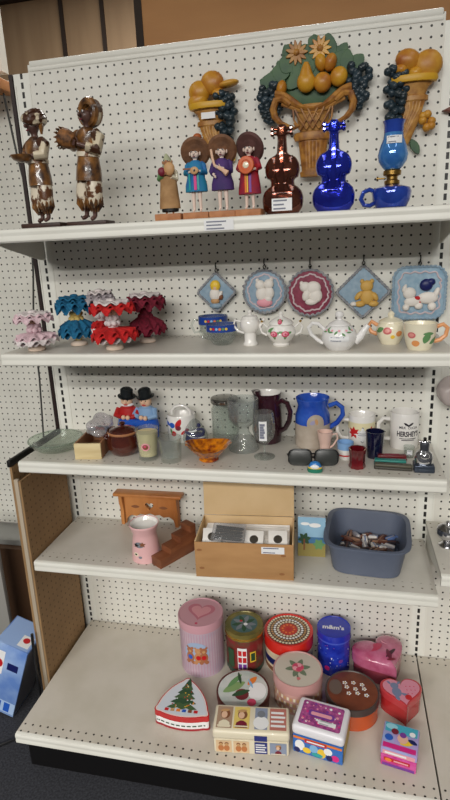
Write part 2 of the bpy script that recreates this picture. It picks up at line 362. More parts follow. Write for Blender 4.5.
# ------------------------------------------------------------------ figurine helper
def body(b, H, mt, armL, armR, hs=1.):
    """facing -y; armL / armR = (elbow, wrist) in units of H; one continuous skinned figure"""
    j = [(0, 0, .50, .062), (0, 0, .62, .07), (0, 0, .735, .075), (0, 0, .80, .04), (0, -.004, .845, .028), (0, -.012, .915-.03*hs, .048*hs), (0, -.004, .915+.03*hs, .052*hs)]
    e = [(0, 1), (1, 2), (2, 3), (3, 4), (4, 5), (5, 6)]
    for s, (el, wr) in ((-1, armL), (1, armR)):
        k = len(j); j += [(s*.1, 0, .765, .036)] + [(*el, .028), (*wr, .019)]; e += [(2, k), (k, k+1), (k+1, k+2)]
        d = (V(wr)-V(el)).normalized(); p = V(wr)+d*.025; j.append((*p, .022)); e.append((k+2, k+3))
    for s in (-1, 1):
        k = len(j); j += [(s*.048, 0, .46, .052), (s*.055, -.01, .26, .036), (s*.058, .01, .05, .022), (s*.064, -.05, .022, .02)]
        e += [(0, k), (k, k+1), (k+1, k+2), (k+2, k+3)]
    b.skin([(x*H, y*H, z*H, r*H) for x, y, z, r in j], e, mt)
    for s, (el, wr) in ((-1, armL), (1, armR)):      # four fingers and a thumb that curl inwards
        d = (V(wr)-V(el)).normalized(); p = V(wr)+d*.035; sd = d.cross(V((0, 0, 1))).normalized(); upv = sd.cross(d)
        for i, ln in enumerate((.04, .047, .044, .034)):
            q = p+upv*(.018-.012*i); pts = [q*H, (q+d*ln*.6)*H, (q+d*ln+V((-s*.014, 0, 0)))*H]; b.tube(pts, [.006*H, .0055*H, .004*H], mt, 5)
        q = p-d*.02+upv*.02; b.tube([q*H, (q+upv*.018+d*.012)*H, (q+upv*.026+d*.03)*H], [.007*H, .006*H, .004*H], mt, 5)
    for s in (-1, 1):
        b.ell((s*.02*hs*H, -.055*hs*H, (.915+.012*hs)*H), (.010*hs*H, .006*hs*H, .007*hs*H), 'white', seg=8); b.ell((s*.02*hs*H, -.06*hs*H, (.915+.012*hs)*H), (.006*hs*H, .004*hs*H, .006*hs*H), 'black', seg=8)
        b.ell((s*.054*hs*H, 0, .915*H), (.008*hs*H, .014*hs*H, .02*hs*H), mt, seg=8)
    b.ell((0, -.063*hs*H, (.915-.008*hs)*H), (.009*hs*H, .015*hs*H, .014*hs*H), mt, seg=8); b.ell((0, -.054*hs*H, (.915-.034*hs)*H), (.017*hs*H, .005*hs*H, .005*hs*H), 'maroon', seg=8)
    return b
mache = mat('papier mache brown white', (70, 40, 22), .3, c2=(214, 200, 172), scale=34, hard=True, thr=.5, coat=.3, bump=.5, bscale=120)
machb = mat('papier mache brown', (52, 30, 20), .3, c2=(158, 108, 54), scale=34, thr=.52, coat=.4, bump=.5, bscale=120)
machw = mat('papier mache pale', (232, 220, 198), .35, c2=(120, 76, 40), scale=34, hard=True, thr=.6, bump=.5, bscale=120)
mache2 = mat('papier mache patched', (224, 212, 190), .35, c2=(96, 58, 32), scale=30, hard=True, thr=.52, bump=.5, bscale=120)
dkskin = mat('dark painted skin', (74, 50, 44), .35, c2=(104, 76, 68), scale=40)
def statuette(label, loc, rz, lean, kind, H=.30):
    t = thing('statuette', label, 'figurine', loc, rz, 'turbaned statuettes')
    MB().box((.115, .06, .012), (0, .0, .006), mat('dark wood base', (66, 42, 34), .5, c2=(50, 30, 24)), bev=.003).build('base', t, rotz=-rz)
    S = Mx.Translation((0, 0, .011)) @ T(rot=(0, lean, 0))
    if kind == 0: arms = ((-.15, -.03, .63), (-.05, -.13, .625)), ((.15, -.02, .63), (.05, -.13, .625))
    else: arms = ((-.16, -.05, .66), (-.10, -.15, .70)), ((.155, -.03, .62), (.03, -.13, .66))
    def tilt(b):
        b.v = [tuple(S @ V(p)) for p in b.v]; return b
    tilt(body(MB(), H, dkskin, *arms, hs=1.4)).build('body', t)
    b = MB().loft([(.36*H, .135*H, .11*H), (.46*H, .125*H, .105*H), (.575*H, .1*H, .09*H), (.60*H, .105*H, .092*H), (.7*H, .13*H, .1*H), (.77*H, .125*H, .085*H), (.81*H, .05*H, .05*H)], machb, 24)
    for s, (el, wr) in zip((-1, 1), arms):
        b.tube([V((s*.1, 0, .755))*H, V((s*.14, 0, .73))*H, V(el)*H, (V(el)*.4+V(wr)*.6)*H], [.055*H, .062*H, .056*H, .046*H], mache if s > 0 else machb, 10)
    b.loft([(.565*H, .112*H, .1*H), (.605*H, .112*H, .1*H)], machw, 24)
    tilt(b).build('tunic', t)
    b = MB()
    for s in (-1, 1):
        b.loft([(.12*H, .034*H, .034*H, s*.062*H, 0), (.16*H, .066*H, .06*H, s*.07*H, -.005*H), (.24*H, .08*H, .072*H, s*.072*H, -.008*H), (.32*H, .074*H, .075*H, s*.066*H, 0), (.42*H, .064*H, .075*H, s*.054*H, 0)], mache2, 16)
        for k in range(10):
            a = 2*PI*k/10; b.tube([((s*.07+.062*cos(a))*H, .056*sin(a)*H, .24*H), ((s*.07+.066*cos(a))*H, .06*sin(a)*H, .16*H), ((s*.066+.034*cos(a))*H, .034*sin(a)*H, .09*H)], [.014*H, .02*H, .003*H], machb, 5)
    tilt(b).build('trousers', t)
    b = MB()
    if kind == 0:
        for k in range(3): b.tube([(.088*H*cos(a), .084*H*sin(a)+.016*H, (.962+.026*k)*H+.018*H*sin(2*a+k)) for a in [2*PI*i/20 for i in range(20)]], (.042-.007*k)*H, mache, 8, closed=True)
        b.ell((0, .016*H, 1.0*H), (.082*H, .078*H, .05*H), mache); b.tube([(.06*H, .03*H, .95*H), (.085*H, .03*H, .9*H), (.08*H, .03*H, .83*H)], [.026*H, .026*H, .01*H], machb, 6)
    else:
        for k in range(4): b.tube([(.094*H*cos(a), (.02+.018*k)*H, .935*H+.094*H*sin(a)) for a in [2*PI*i/22 for i in range(22)]], (.036-.003*k)*H, [machb, mache, mache, machb][k], 8, closed=True)
        b.ell((0, .065*H, .935*H), (.095*H, .04*H, .097*H), machb)
    tilt(b).build('turban', t)
    if kind == 0:
        tilt(MB().lathe([(.03*H, 0), (.08*H, .02*H), (.105*H, .055*H), (.108*H, .062*H), (.1*H, .06*H), (.07*H, .03*H), (0, .02*H)], machb, 24, T((0, -.17*H, .57*H)))).build('bowl', t)
    else:
        b = MB().lathe([(.05*H, -.08*H), (.075*H, -.04*H), (.085*H, .03*H), (.075*H, .06*H), (0, .05*H)], mat('fur brown', (58, 34, 20), .6, c2=(146, 96, 50), scale=60, bump=.8), 20, T((-.09*H, -.16*H, .70*H), (10, -70, 0)))
        for k in range(14):
            a = 2*PI*k/14; p = V((-.15, -.16+.07*cos(a), .71+.08*sin(a)))*H; b.tube([p, p+V((-.03*H, .01*H*cos(a), .016*H*sin(a)))], [.014*H, .003*H], machb, 5)
        tilt(b).build('basket', t)
    return t
statuette('smaller papier-mache turbaned man holding a dark bowl, far left of top shelf', (.168, -.262, ZS[0]), -30, 0, 0, .262)
statuette('taller papier-mache turbaned man with pale sash carrying a furry basket', (.286, -.235, ZS[0]), -24, 6, 1, .282)

# four little musicians on wooden bases
wbase = mat('raw wood base', (192, 134, 90), .6, c2=(164, 106, 66), scale=30)
straw = mat('brown straw', (128, 88, 60), .7, c2=(98, 66, 44), scale=50, bump=.5)
leg = mat('cream trousers', (226, 208, 180), .6)
def musician(label, x, y, H, kind, rz=0):
    t = thing('musician_figurine', label, 'figurine', (x, y, ZS[0]), rz, 'small folk figurines on wooden bases')
    MB().box((.0655 if kind else .062, .05, .016), (0, 0, .008), wbase, bev=.002).build('base', t)
    if kind == 0: t.scale = (1.1, 1.1, 1.03)
    sk = mat('figure skin', (236, 214, 200), .5) if kind else mat('figure brown skin', (176, 122, 86), .5)
    up_ = T((0, 0, .0155)); h = H
    def put(b): b.v = [(p[0], p[1], p[2]+.0155) for p in b.v]; return b
    arms = {0: (((-.15, -.03, .63), (-.04, -.13, .69)), ((.15, -.02, .62), (.06, -.13, .68))),
            1: (((-.16, -.02, .62), (-.06, -.13, .63)), ((.16, -.02, .62), (.07, -.13, .64))),
            2: (((-.17, -.02, .62), (-.12, -.1, .56)), ((.15, -.03, .62), (.0, -.13, .66))),
            3: (((-.17, -.02, .63), (-.11, -.13, .60)), ((.17, -.02, .63), (.11, -.13, .60)))}[kind]
    col = [mat('sackcloth', (178, 140, 96), .8, c2=(150, 112, 72)), mat('blue poncho', (36, 96, 168), .7, c2=(30, 132, 160), scale=30), mat('violet tunic', (56, 40, 96), .7, c2=(76, 46, 110)), mat('red coat', (178, 26, 32), .7, c2=(120, 30, 60), scale=40)][kind]
    put(body(MB(), h, sk, *arms, hs=1.6)).build('body', t)
    b = MB()
    zlo = .1 if kind == 0 else (.33 if kind < 3 else .24)
    b.loft([(zlo*h, .19*h, .115*h), ((zlo+.1)*h, .185*h, .115*h), (.55*h, .15*h, .11*h), (.68*h, .155*h, .11*h), (.77*h, .14*h, .09*h), (.815*h, .05*h, .05*h)], col, 24)
    for s, (el, wr) in zip((-1, 1), arms):
        b.tube([V((s*.09, 0, .76))*h, V((s*.13, 0, .73))*h, V(el)*h, (V(el)*.3+V(wr)*.7)*h], [.05*h, .054*h, .05*h, .045*h], ('green' if s < 0 else 'cream') if kind == 0 else col, 10)
    g = lambda u, v: V((u, -(.118*h)*math.sqrt(max(.05, 1-(u/(.19*h))**2))-.001, v))
    if kind == 1: b.patch(g, rect(-.01*h, .35*h, .035*h, .6*h), 'magenta').patch(g, rect(.045*h, .35*h, .075*h, .6*h), 'teal').patch(g, rect(-.1*h, .35*h, -.07*h, .6*h), 'teal')
    if kind == 3: b.patch(g, rect(-.05*h, .26*h, -.02*h, .55*h), 'orange').patch(g, rect(.02*h, .26*h, .06*h, .55*h), 'purple').patch(g, rect(-.015*h, .26*h, .005*h, .55*h), 'yellow')
    if kind == 0: b.lathe([(.14*h, .04*h), (.152*h, .05*h), (.152*h, .13*h), (.14*h, .14*h)], 'black', 24, T(s=(1, .75, 1)))
    put(b).build('tunic', t)
    b = MB()
    if kind == 0:
        b.loft([(.84*h, .09*h, .09*h, 0, .03*h), (.93*h, .085*h, .085*h, 0, .03*h), (1.0*h, .055*h, .06*h, -.01*h, .025*h), (1.07*h, .015*h, .015*h, -.02*h, .02*h)], mat('sage hood', (168, 172, 140), .8), 18)
        put(b).build('hood', t)
        b = MB().ell((-.07*h, -.14*h, .74*h), (.07*h, .05*h, .08*h), 'maroon').ell((.07*h, -.14*h, .78*h), (.1*h, .05*h, .12*h), 'tan'); put(b).build('bundle', t)
    else:
        q = T((0, .03*h, .935*h), (-66, 0, {1: 8, 2: 0, 3: -10}[kind])); R_ = .245*h
        b.lathe([(0, .09*h), (.05*h, .09*h), (.07*h, .06*h), (.08*h, .01*h), (R_*.85, 0), (R_, .03*h), (R_*.98, .04*h), (R_*.85, .015*h), (.09*h, .0), (0, .0)], straw if kind != 3 else mat('dark straw', (92, 58, 54), .7, c2=(70, 44, 40), bump=.5), 28, q)
        put(b).build('sombrero', t)
        if kind == 3:
            b = MB().lathe([(0, -.02*h), (.125*h, -.02*h), (.135*h, 0), (.125*h, .02*h), (.08*h, .022*h), (.07*h, .012*h), (0, .012*h)], mat('orange lacquer', (206, 92, 36), .4), 26, T((0, -.19*h, .66*h), (90, 0, 0)))
            b.ell((0, -.205*h, .66*h), (.05*h, .012*h, .05*h), 'cream'); put(b).build('drum', t)
        elif kind == 2:
            b = MB().tube([(-.16*h, -.06*h, .95*h), (-.14*h, -.07*h, .82*h), (-.1*h, -.11*h, .7*h), (.04*h, -.17*h, .62*h), (.12*h, -.17*h, .56*h)], [.02*h, .022*h, .022*h, .03*h, .05*h], 'skin', 8); put(b).build('horn', t)
        else:
            b = MB().prism([(x*h, z*h) for x, z in circ(0, 0, .07, 16, .06)], .035*h, 'tan', T((.02*h, -.17*h, .64*h)), bev=.002); b.box((.14*h, .02*h, .025*h), (-.1*h, -.17*h, .67*h), 'brownp'); b.ell((.02*h, -.188*h, .64*h), (.02*h, .004*h, .02*h), 'black', seg=8); put(b).build('guitar', t)
    return t
musician('small figurine in green hood and long sackcloth robe carrying a bundle', .520, -.262, .130, 0)
musician('folk figurine in bright blue tunic and sombrero playing a small guitar', .592, -.262, .150, 1)
musician('folk figurine in dark purple tunic and sombrero with a long horn', .659, -.262, .150, 2)
musician('folk figurine in red coat and dark sombrero holding an orange drum', .726, -.262, .150, 3, -6)

# ------------------------------------------------------------------ wall plaques of fruit
urnm = mat('ochre plaster', (178, 124, 52), .45, c2=(128, 78, 32), scale=60, bump=.3, bscale=200)
urnl = mat('pale ochre plaster', (192, 144, 76), .45, c2=(156, 104, 50), scale=50)
yel = mat('yellow fruit', (208, 158, 44), .35, c2=(182, 118, 34), scale=18); pch = mat('peach fruit', (206, 150, 46), .35, c2=(160, 88, 34), scale=16)
org = mat('orange fruit', (202, 150, 54), .4, c2=(176, 112, 36), scale=22); grp = mat('dark grape', (46, 62, 72), .3, c2=(34, 44, 48), scale=40)
leafm = mat('painted leaf', (46, 80, 54), .5, c2=(66, 100, 60), scale=30)
def leaf(b, x, z, l, w, a, y=-.008, mt=None):
    o = petal(0, 0, l, w, a); b.prism([(x+u, z+v) for u, v in o], .008, mt or leafm, T((0, y-random.uniform(0, .0035), 0)), bev=.001, seg=1)
def cone_plaque(label, x, z, mir, second):
    t = thing('cornucopia_plaque', label, 'wall plaque', (x, -.007, z), group='cornucopia wall plaques'); s = mir; t.scale = (.9, 1, .86)
    k = T(s=(1, .42, 1))
    secs = [(-.155, .006, .006, -.045*s, 0), (-.14, .012, .012, -.04*s, 0), (-.09, .02, .022, -.02*s, 0), (-.03, .028, .03, -.004*s, 0), (.01, .033, .035, 0, 0), (.014, .042, .042, 0, 0), (.026, .042, .042, 0, 0), (.03, .034, .034, 0, 0), (.05, .042, .04, 0, 0), (.066, .06, .05, 0, 0), (.074, .064, .052, 0, 0), (.078, .055, .045, 0, 0)]
    b = MB().loft(secs, urnl, 28, Mx.Translation((0, -.016, 0)) @ k)
    for i in range(7):
        u = -.024+.008*i; b.tube([((-.03*s+u*.45), -.016-.009, -.09), (u*1.1-.002*s, -.031+abs(u)*.3, -.01), (u*1.25, -.031+abs(u)*.3, .01)], .0026, urnl, 5)
    b.build('vase', t)
    b = MB().loft([(.062, .062, .024), (.07, .066, .026), (.08, .064, .024)], mat('yellow rim', (206, 158, 40), .4), 28, Mx.Translation((0, -.022, 0))); b.build('rim', t)
    if second:
        fr = [(-.018, .125, .036, .03, pch, 20), (.036, .108, .04, .04, org, 0), (.004, .088, .022, .018, yel, 0), (-.036, .1, .02, .016, yel, 10)]
    else:
        fr = [(-.03, .115, .034, .034, yel, 30), (.012, .138, .037, .035, pch, 0), (.062, .13, .034, .011, org, -8), (-.036, .09, .034, .024, yel, -25), (.03, .105, .02, .016, yel, 0)]
    for fx, fz, ra, rb, m_, a in fr: MB().ell((fx, -.02, fz), (ra, .018, rb), m_, (0, a, 0)).build('fruit', t)
    b = MB(); gx = -.05 if second else .048
    rnd = random.Random(3)
    for i in range(60):
        q = i/59; wd = .034*(1-abs(q-.35)*1.0); b.ell((gx+(rnd.random()-.5)*2*wd, -.018-rnd.random()*.014, .105-q*.17), .0118, grp, seg=10)
    b.build('grapes', t)
    b = MB()
    if second:
        for i in range(6): b.ell((.03+.012*(i % 3), -.018, -.03-.016*(i//2)+.004*(i % 2)), .0125, org, seg=10)
        b.build('berries', t); b = MB(); leaf(b, -.02, -.11, .05, .012, -120); leaf(b, .0, -.09, .05, .012, -60)
    else:
        for i in range(6): b.ell((-.044+.004*(i % 2), -.018, -.015-.016*i), (.014, .012, .011), mat('rust corn', (176, 92, 46), .5), seg=10)
        b.build('berries', t); b = MB(); leaf(b, .05, -.04, .06, .014, -70, mt=M['yellow']); leaf(b, .03, -.05, .06, .015, -85); leaf(b, .06, -.06, .05, .012, -100, mt=M['dkgreen'])
    b.build('leaves', t)
    if not second:
        b = MB(); sticker(b, front(-.040, .04), .044, .019, 0); b.build('price_sticker', t, label='small white paper sticker')
cone_plaque('cornucopia wall plaque with white sticker, left of the big urn plaque', .580, 1.880, -1, False)
cone_plaque('cornucopia wall plaque with peach and orange above the blue lamp', 1.122, 1.893, 1, True)
t = thing('urn_plaque', 'large wall plaque of a handled urn heaped with fruit and leaves', 'wall plaque', (.866, -.0065, 1.806))
n0 = len(C.objects)
k = Mx.Translation((0, -.018, 0)) @ T(s=(1, .4, 1))
MB().loft([(-.066, .035, .035), (-.055, .037, .037), (-.05, .031, .03), (.025, .04, .04)], urnm, 30, k).build('pedestal', t)
b = MB()
for i in range(8):
    u = -.034+.0097*i; b.tube([(u*.8, -.03+abs(u)*.22, -.045), (u, -.034+abs(u)*.22, .022)], .0035, urnm, 6)
b.build('fluting', t)
MB().lathe([(.03, .022), (.048, .026), (.052, .036), (.048, .046), (.036, .05)], urnm, 30, k, flute=.03, nf=16).build('collar', t)
b = MB().loft([(.046, .034, .036), (.075, .04, .046), (.12, .045, .054), (.148, .05, .056), (.155, .046, .05)], urnl, 30, k)
for i in range(5):
    for sg in (-1, 1):
        u = -.034+.017*i; b.tube([(u, -.041+abs(u)*.2, .055), (max(-.05, min(.05, u+sg*.017)), -.046+abs(u)*.2, .095), (max(-.052, min(.052, u+sg*.03)), -.046+abs(u)*.2, .135)], .003, urnm, 5)
b.build('bowl', t)
MB().tube([(x, -.036+abs(x)*.05, .150+.026*cos(x/.1*PI*1.0)*-1+.01) for x in [-.1+.2*i/24 for i in range(25)]], .0105, urnm, 8).tube([(x, -.034+abs(x)*.05, .137+.024*cos(x/.1*PI*1.0)*-1+.006) for x in [-.082+.164*i/24 for i in range(25)]], .008, urnl, 8).build('rim', t)
for s in (-1, 1): MB().tube([(s*x, -.038, z) for x, z in ((.06, .155), (.08, .172), (.098, .17), (.106, .145), (.102, .115), (.088, .09), (.068, .072), (.05, .062), (.04, .07), (.048, .084))], [.007, .009, .01, .01, .0095, .009, .009, .008, .007, .005], urnm, 8).build('handle', t)
for fx, fz, ra, rb, m_, a in ((-.018, .21, .025, .026, yel, 0), (.025, .205, .024, .025, pch, 0), (.067, .215, .023, .024, yel, 20), (.045, .25, .016, .022, pch, 20), (.02, .252, .015, .021, yel, -15), (-.084, .2, .014, .021, yel, 10)):
    b = MB().ell((fx, -.024, fz), (ra, .018, rb), m_, (0, a, 0))
    if fx == -.018: b.loft([(fz+.012, .02, .016, fx, -.024), (fz+.035, .012, .012, fx, -.022), (fz+.047, .006, .006, fx, -.022)], yel, 14)
    b.build('fruit', t)
b = MB()
for i in range(26):
    a = math.radians(-5+190*i/25); leaf(b, .082*cos(a), .195+.062*sin(a), .05+.02*(i % 3 == 0), .018+.006*(i % 2), math.degrees(a)+(25 if i % 2 else -25), -.008-.004*(i % 2))
b.ell((0, -.006, .21), (.085, .006, .06), leafm)
for i in range(18):
    leaf(b, -.07+.009*i, .2+.012*(i % 5), .055, .018, 40+i*9 % 110, -.012)
b.build('leaves', t)
rnd = random.Random(5)
for s, cz in ((-1, .16), (1, .185)):
    b = MB()
    for i in range(54):
        q = i/53; wd = .03*(1-abs(q-.3)*.9); b.ell((s*(.116+.002*s)+(rnd.random()-.5)*2*wd, -.018-rnd.random()*.008, cz+.052-q*.115), .0105, grp, seg=10)
    b.build('grapes', t)
for fx, fz, m_ in ((-.043, .282, urnl), (.018, .286, yel)):
    b = MB().ell((fx, -.022, fz), (.009, .008, .009), urnm, seg=10)
    for i in range(11): leaf(b, fx, fz, .03, .005, 360*i/11, -.018, m_)
    b.build('flower', t)
b = MB(); leaf(b, -.01, .295, .03, .012, 60); leaf(b, .01, .295, .03, .012, 110); b.build('sprig', t)
def squash(z): return z if z < .046 else (.046+(z-.046)*.62 if z < .155 else z-.0414)
for o in t.children:
    for v in o.data.vertices: v.co.z = squash(v.co.z)
t = thing('wooden_plaque', 'pointed brown wooden ornament at the right edge of the picture', 'ornament', (1.197, -.0105, 1.878))
MB().prism([(0, 0), (.03, .012), (.07, .02), (.12, .05), (.13, .0), (.1, -.03), (.05, -.014)], .02, mat('reddish wood', (126, 66, 46), .5, c2=(96, 46, 34), scale=20), bev=.004).build('body', t)

# ------------------------------------------------------------------ bottles and lamp
amber = mat('lustre amber glass', (86, 34, 18), .13, .8, c2=(128, 70, 44), scale=26, coat=1., bump=.7, bscale=40, thr=.56)
cobalt = mat('cobalt glass', (14, 28, 160), .12, .7, c2=(34, 60, 205), scale=22, coat=1., bump=.7, bscale=40, thr=.58)
vw = [(z*.9, a) for z, a in [(0, .033), (.003, .04), (.02, .0495), (.045, .0515), (.062, .0465), (.072, .038), (.077, .031), (.085, .0295), (.093, .031), (.098, .039), (.116, .043), (.134, .041), (.15, .032), (.158, .018), (.163, .0135), (.17, .0125), (.203, .011), (.208, .0135), (.226, .0135), (.234, .009)]]
def fine(p, k=4):
    o = []
    for i in range(len(p)-1):
        p0, p1, p2, p3 = p[max(i-1, 0)], p[i], p[i+1], p[min(i+2, len(p)-1)]
        for j in range(k):
            t = j/k; o.append((p1[0]+(p2[0]-p1[0])*t, .5*(2*p1[1]+(p2[1]-p0[1])*t+(2*p0[1]-5*p1[1]+4*p2[1]-p3[1])*t*t+(3*p1[1]-p0[1]-3*p2[1]+p3[1])*t**3)))
    return o+[p[-1]]
def violin(label, x, gl, st):
    t = thing('violin_bottle', label, 'bottle', (x, -.258, ZS[0]), group='violin-shaped glass bottles'); t.scale = (.97, 1, .95)
    bel = [(0, .015), (.004, .019), (.03, .0235), (.052, .0225), (.075, .0175), (.09, .021), (.105, .021), (.128, .0165), (.146, .0125), (.3, .0115)]
    def bb(z):
        for (z0, b0), (z1, b1) in zip(bel, bel[1:]):
            if z0 <= z <= z1: return b0+(b1-b0)*(z-z0)/(z1-z0)
    secs = [(z, a, min(bb(z), a*.95)) for z, a in fine(vw)]
    b = MB().loft(secs, gl, 36, pw=.85)
    for s in (-1, 1): b.tube([(s*.018, -.021, .06), (s*.014, -.0225, .075), (s*.019, -.0225, .088), (s*.015, -.0215, .1)], .0022, gl, 6)
    b.box((.012, .006, .12), (0, -.0215, .115), gl, bev=.002).box((.03, .006, .006), (0, -.022, .05), gl, bev=.002)
    b.build('body', t)
    b = MB()
    for z in (.19, .2):
        for s in (-1, 1): b.tube([(0, -.003, z), (s*.018, -.003, z+.001), (s*.02, -.003, z+.001), (s*.026, -.003, z+.002)], [.004, .004, .0075, .0065], gl, 10)
    b.build('pegs', t)
    if st:
        b = MB(); sticker(b, front(-.0238, .023), .05, .03, 3); b.build('price_sticker', t, label='white paper price sticker')
violin('amber brown violin-shaped glass bottle with white price sticker', .806, amber, True)
violin('cobalt blue violin-shaped glass bottle', .927, cobalt, False)
t = thing('oil_lamp', 'small blue glass oil lamp with handled base and tall chimney', 'lamp', (1.060, -.258, ZS[0])); t.scale = (.96, .96, .89)
bg = mat('blue lamp glass', (26, 52, 150), .08, .3, c2=(40, 76, 180), scale=25, coat=.8); bg2 = mat('lighter blue glass', (46, 108, 188), .06, .25, c2=(84, 150, 210), scale=22, coat=.8)
MB().lathe([(.026, 0), (.036, .002), (.044, .02), (.047, .04), (.043, .05), (.028, .056), (.015, .058)], bg, 36).build('font', t)
MB().tube([(-.042, 0, .045), (-.052, 0, .05), (-.066, 0, .044), (-.072, 0, .028), (-.064, 0, .012), (-.05, 0, .01), (-.04, 0, .016)], .0058, bg, 8).build('handle', t)
MB().lathe([(.014, .057), (.018, .06), (.018, .068), (.013, .071), (.013, .078), (.021, .082), (.021, .092), (.017, .095)], 'brass', 28).tube([(-.018, 0, .075), (-.034, 0, .075)], .002, 'brass', 6).lathe([(.006, -.002), (.006, .002)], 'brass', 12, T((-.034, 0, .075), (0, 90, 0))).build('burner', t)
MB().lathe([(.018, .095), (.023, .1), (.033, .115), (.0355, .13), (.031, .15), (.0235, .17), (.022, .182)], bg2, 36).lathe([(.022, .182), (.0225, .2), (.026, .21), (.024, .21), (.021, .2)], bg, 36).build('chimney', t)
b = MB(); sticker(b, cyl(.031, .163), .036, .018, 2); b.build('price_sticker', t, label='white paper sticker')

# ------------------------------------------------------------------ shelf two: crocheted dolls
def ruffle(b, r0, z0, r1, z1, mt, waves=14, amp=.006, th=.004, tiers=1, ph=0.):
    n = waves*6; m = 5
    for tq in range(tiers):
        vs = []; fs = []; dz = tq*.009
        for sgn in (0, 1):
            for j in range(m+1):
                q = j/m
                for i in range(n):
                    a = 2*PI*i/n; w = amp*q*sin(waves*a+ph+tq)*(.6+.4*q); r = r0+(r1-r0)*(q**.8)-tq*.004*q
                    z = z0+(z1-z0)*q+w+dz-sgn*th; vs.append((r*cos(a)*(1+.05*q*sin(3*a+ph)), r*sin(a)*(1+.05*q*sin(3*a+ph)), z))
        o = n*(m+1)
        for j in range(m):
            for i in range(n):
                k = (i+1) % n; fs.append([j*n+i, j*n+k, (j+1)*n+k, (j+1)*n+i]); fs.append([o+j*n+i, o+(j+1)*n+i, o+(j+1)*n+k, o+j*n+k])
        for i in range(n):
            k = (i+1) % n; fs.append([m*n+i, m*n+k, o+m*n+k, o+m*n+i]); fs.append([i, o+i, o+k, k])
        b.add(vs, fs, mt)
    return b
def yarn(n, c, c2): return mat(n, c, .9, c2=c2, scale=130, bump=1., bscale=330)
wy = yarn('white yarn', (232, 222, 220), (206, 196, 196))
def doll(label, x, y, h, rs, rh, skirt, edge, hat, top, core, amp=.006, flat_=True):
    t = thing('ruffled_doll', label, 'doll', (x, y, ZS[1]), group='crocheted ruffle dolls')
    MB().lathe([(.02, 0), (.0245, .002), (.0255, .007), (.022, .012), (.014, .016)], mat('cream doll base', (226, 206, 188), .4), 30).build('base', t)
    s = h/.12; dk = .046 if flat_ else .058
    MB().lathe([(.01, .014), (.0125, .03*s), (.013, .05*s), (.016, .06*s), (.0165, .072*s), (.009, .08*s), (.007, .09*s)], core, 20).build('body', t)
    b = ruffle(MB(), .010, dk*s, rs, .034*s, skirt, 11, amp*1.3, tiers=2); ruffle(b, .01, .044*s, rs*.86, .027*s, top if flat_ else skirt, 9, amp, ph=2)
    ruffle(b, rs*.9, .037*s, rs*1.05, .032*s, edge, 11, amp*1.5); b.build('skirt', t)
    b = MB()
    for i in range(7):
        a = 2*PI*i/7; b.ell((.0155*cos(a), .0155*sin(a), .062*s), .0085, core, seg=10)
        b.ell((.014*cos(a+.4), .014*sin(a+.4), .074*s), .0075, core, seg=10)
    b.build('bodice', t)
    MB().ell((0, 0, .087*s), (.0115, .0115, .0125), mat('doll head', (226, 190, 160), .5)).ell((.004, -.0115, .087*s), .0015, 'black', seg=6).ell((-.004, -.0115, .087*s), .0015, 'black', seg=6).ell((0, .003, .0905*s), (.0125, .0125, .011), 'yellow').build('head', t)
    b = ruffle(MB(), .008, .104*s, rh, .094*s, hat, 11, amp*1.3, tiers=2, ph=1); flat_ or ruffle(b, .012, .1*s, rh*.96, .084*s, hat, 10, amp*1.4, ph=2); ruffle(b, rh*.9, .1*s, rh*1.03, .094*s, hat, 11, amp*1.5, ph=1)
    b.build('hat_ruffle', t)
    b = ruffle(MB(), .004, .113*s, rh*.8, .111*s, top, 10, amp*.6, ph=.5); b.ell((0, 0, .114*s), (.012, .012, .006), top); b.build('hat_crown', t)
pk = yarn('pale pink yarn', (226, 198, 204), (206, 176, 184)); tl = yarn('teal yarn', (30, 112, 150), (18, 84, 122)); rd = yarn('red yarn', (206, 36, 34), (176, 22, 26)); mr = yarn('maroon yarn', (128, 28, 50), (100, 18, 38)); gy = yarn('silver grey yarn', (178, 170, 172), (150, 140, 146))
doll('pale pink ruffled crochet doll on a cream disc, leftmost on second shelf', .082, -.250, .118, .060, .054, pk, wy, pk, wy, pk, .005)
doll('teal blue ruffled crochet doll with yellow hair, second from the left', .174, -.166, .155, .058, .058, tl, tl, tl, tl, mat('doll yellow', (212, 186, 110), .6), .007, False)
doll('crochet doll with white beaded bodice, silver hat and red skirt, behind red doll', .248, -.150, .168, .040, .044, rd, wy, gy, wy, wy)
doll('bright red and white ruffled crochet doll at the front of the row', .322, -.240, .146, .064, .062, rd, rd, rd, wy, wy, .007)
doll('maroon ruffled crochet doll with pale hat, rightmost and furthest back', .378, -.125, .155, .056, .058, mr, mr, mr, wy, mr, .007, False)

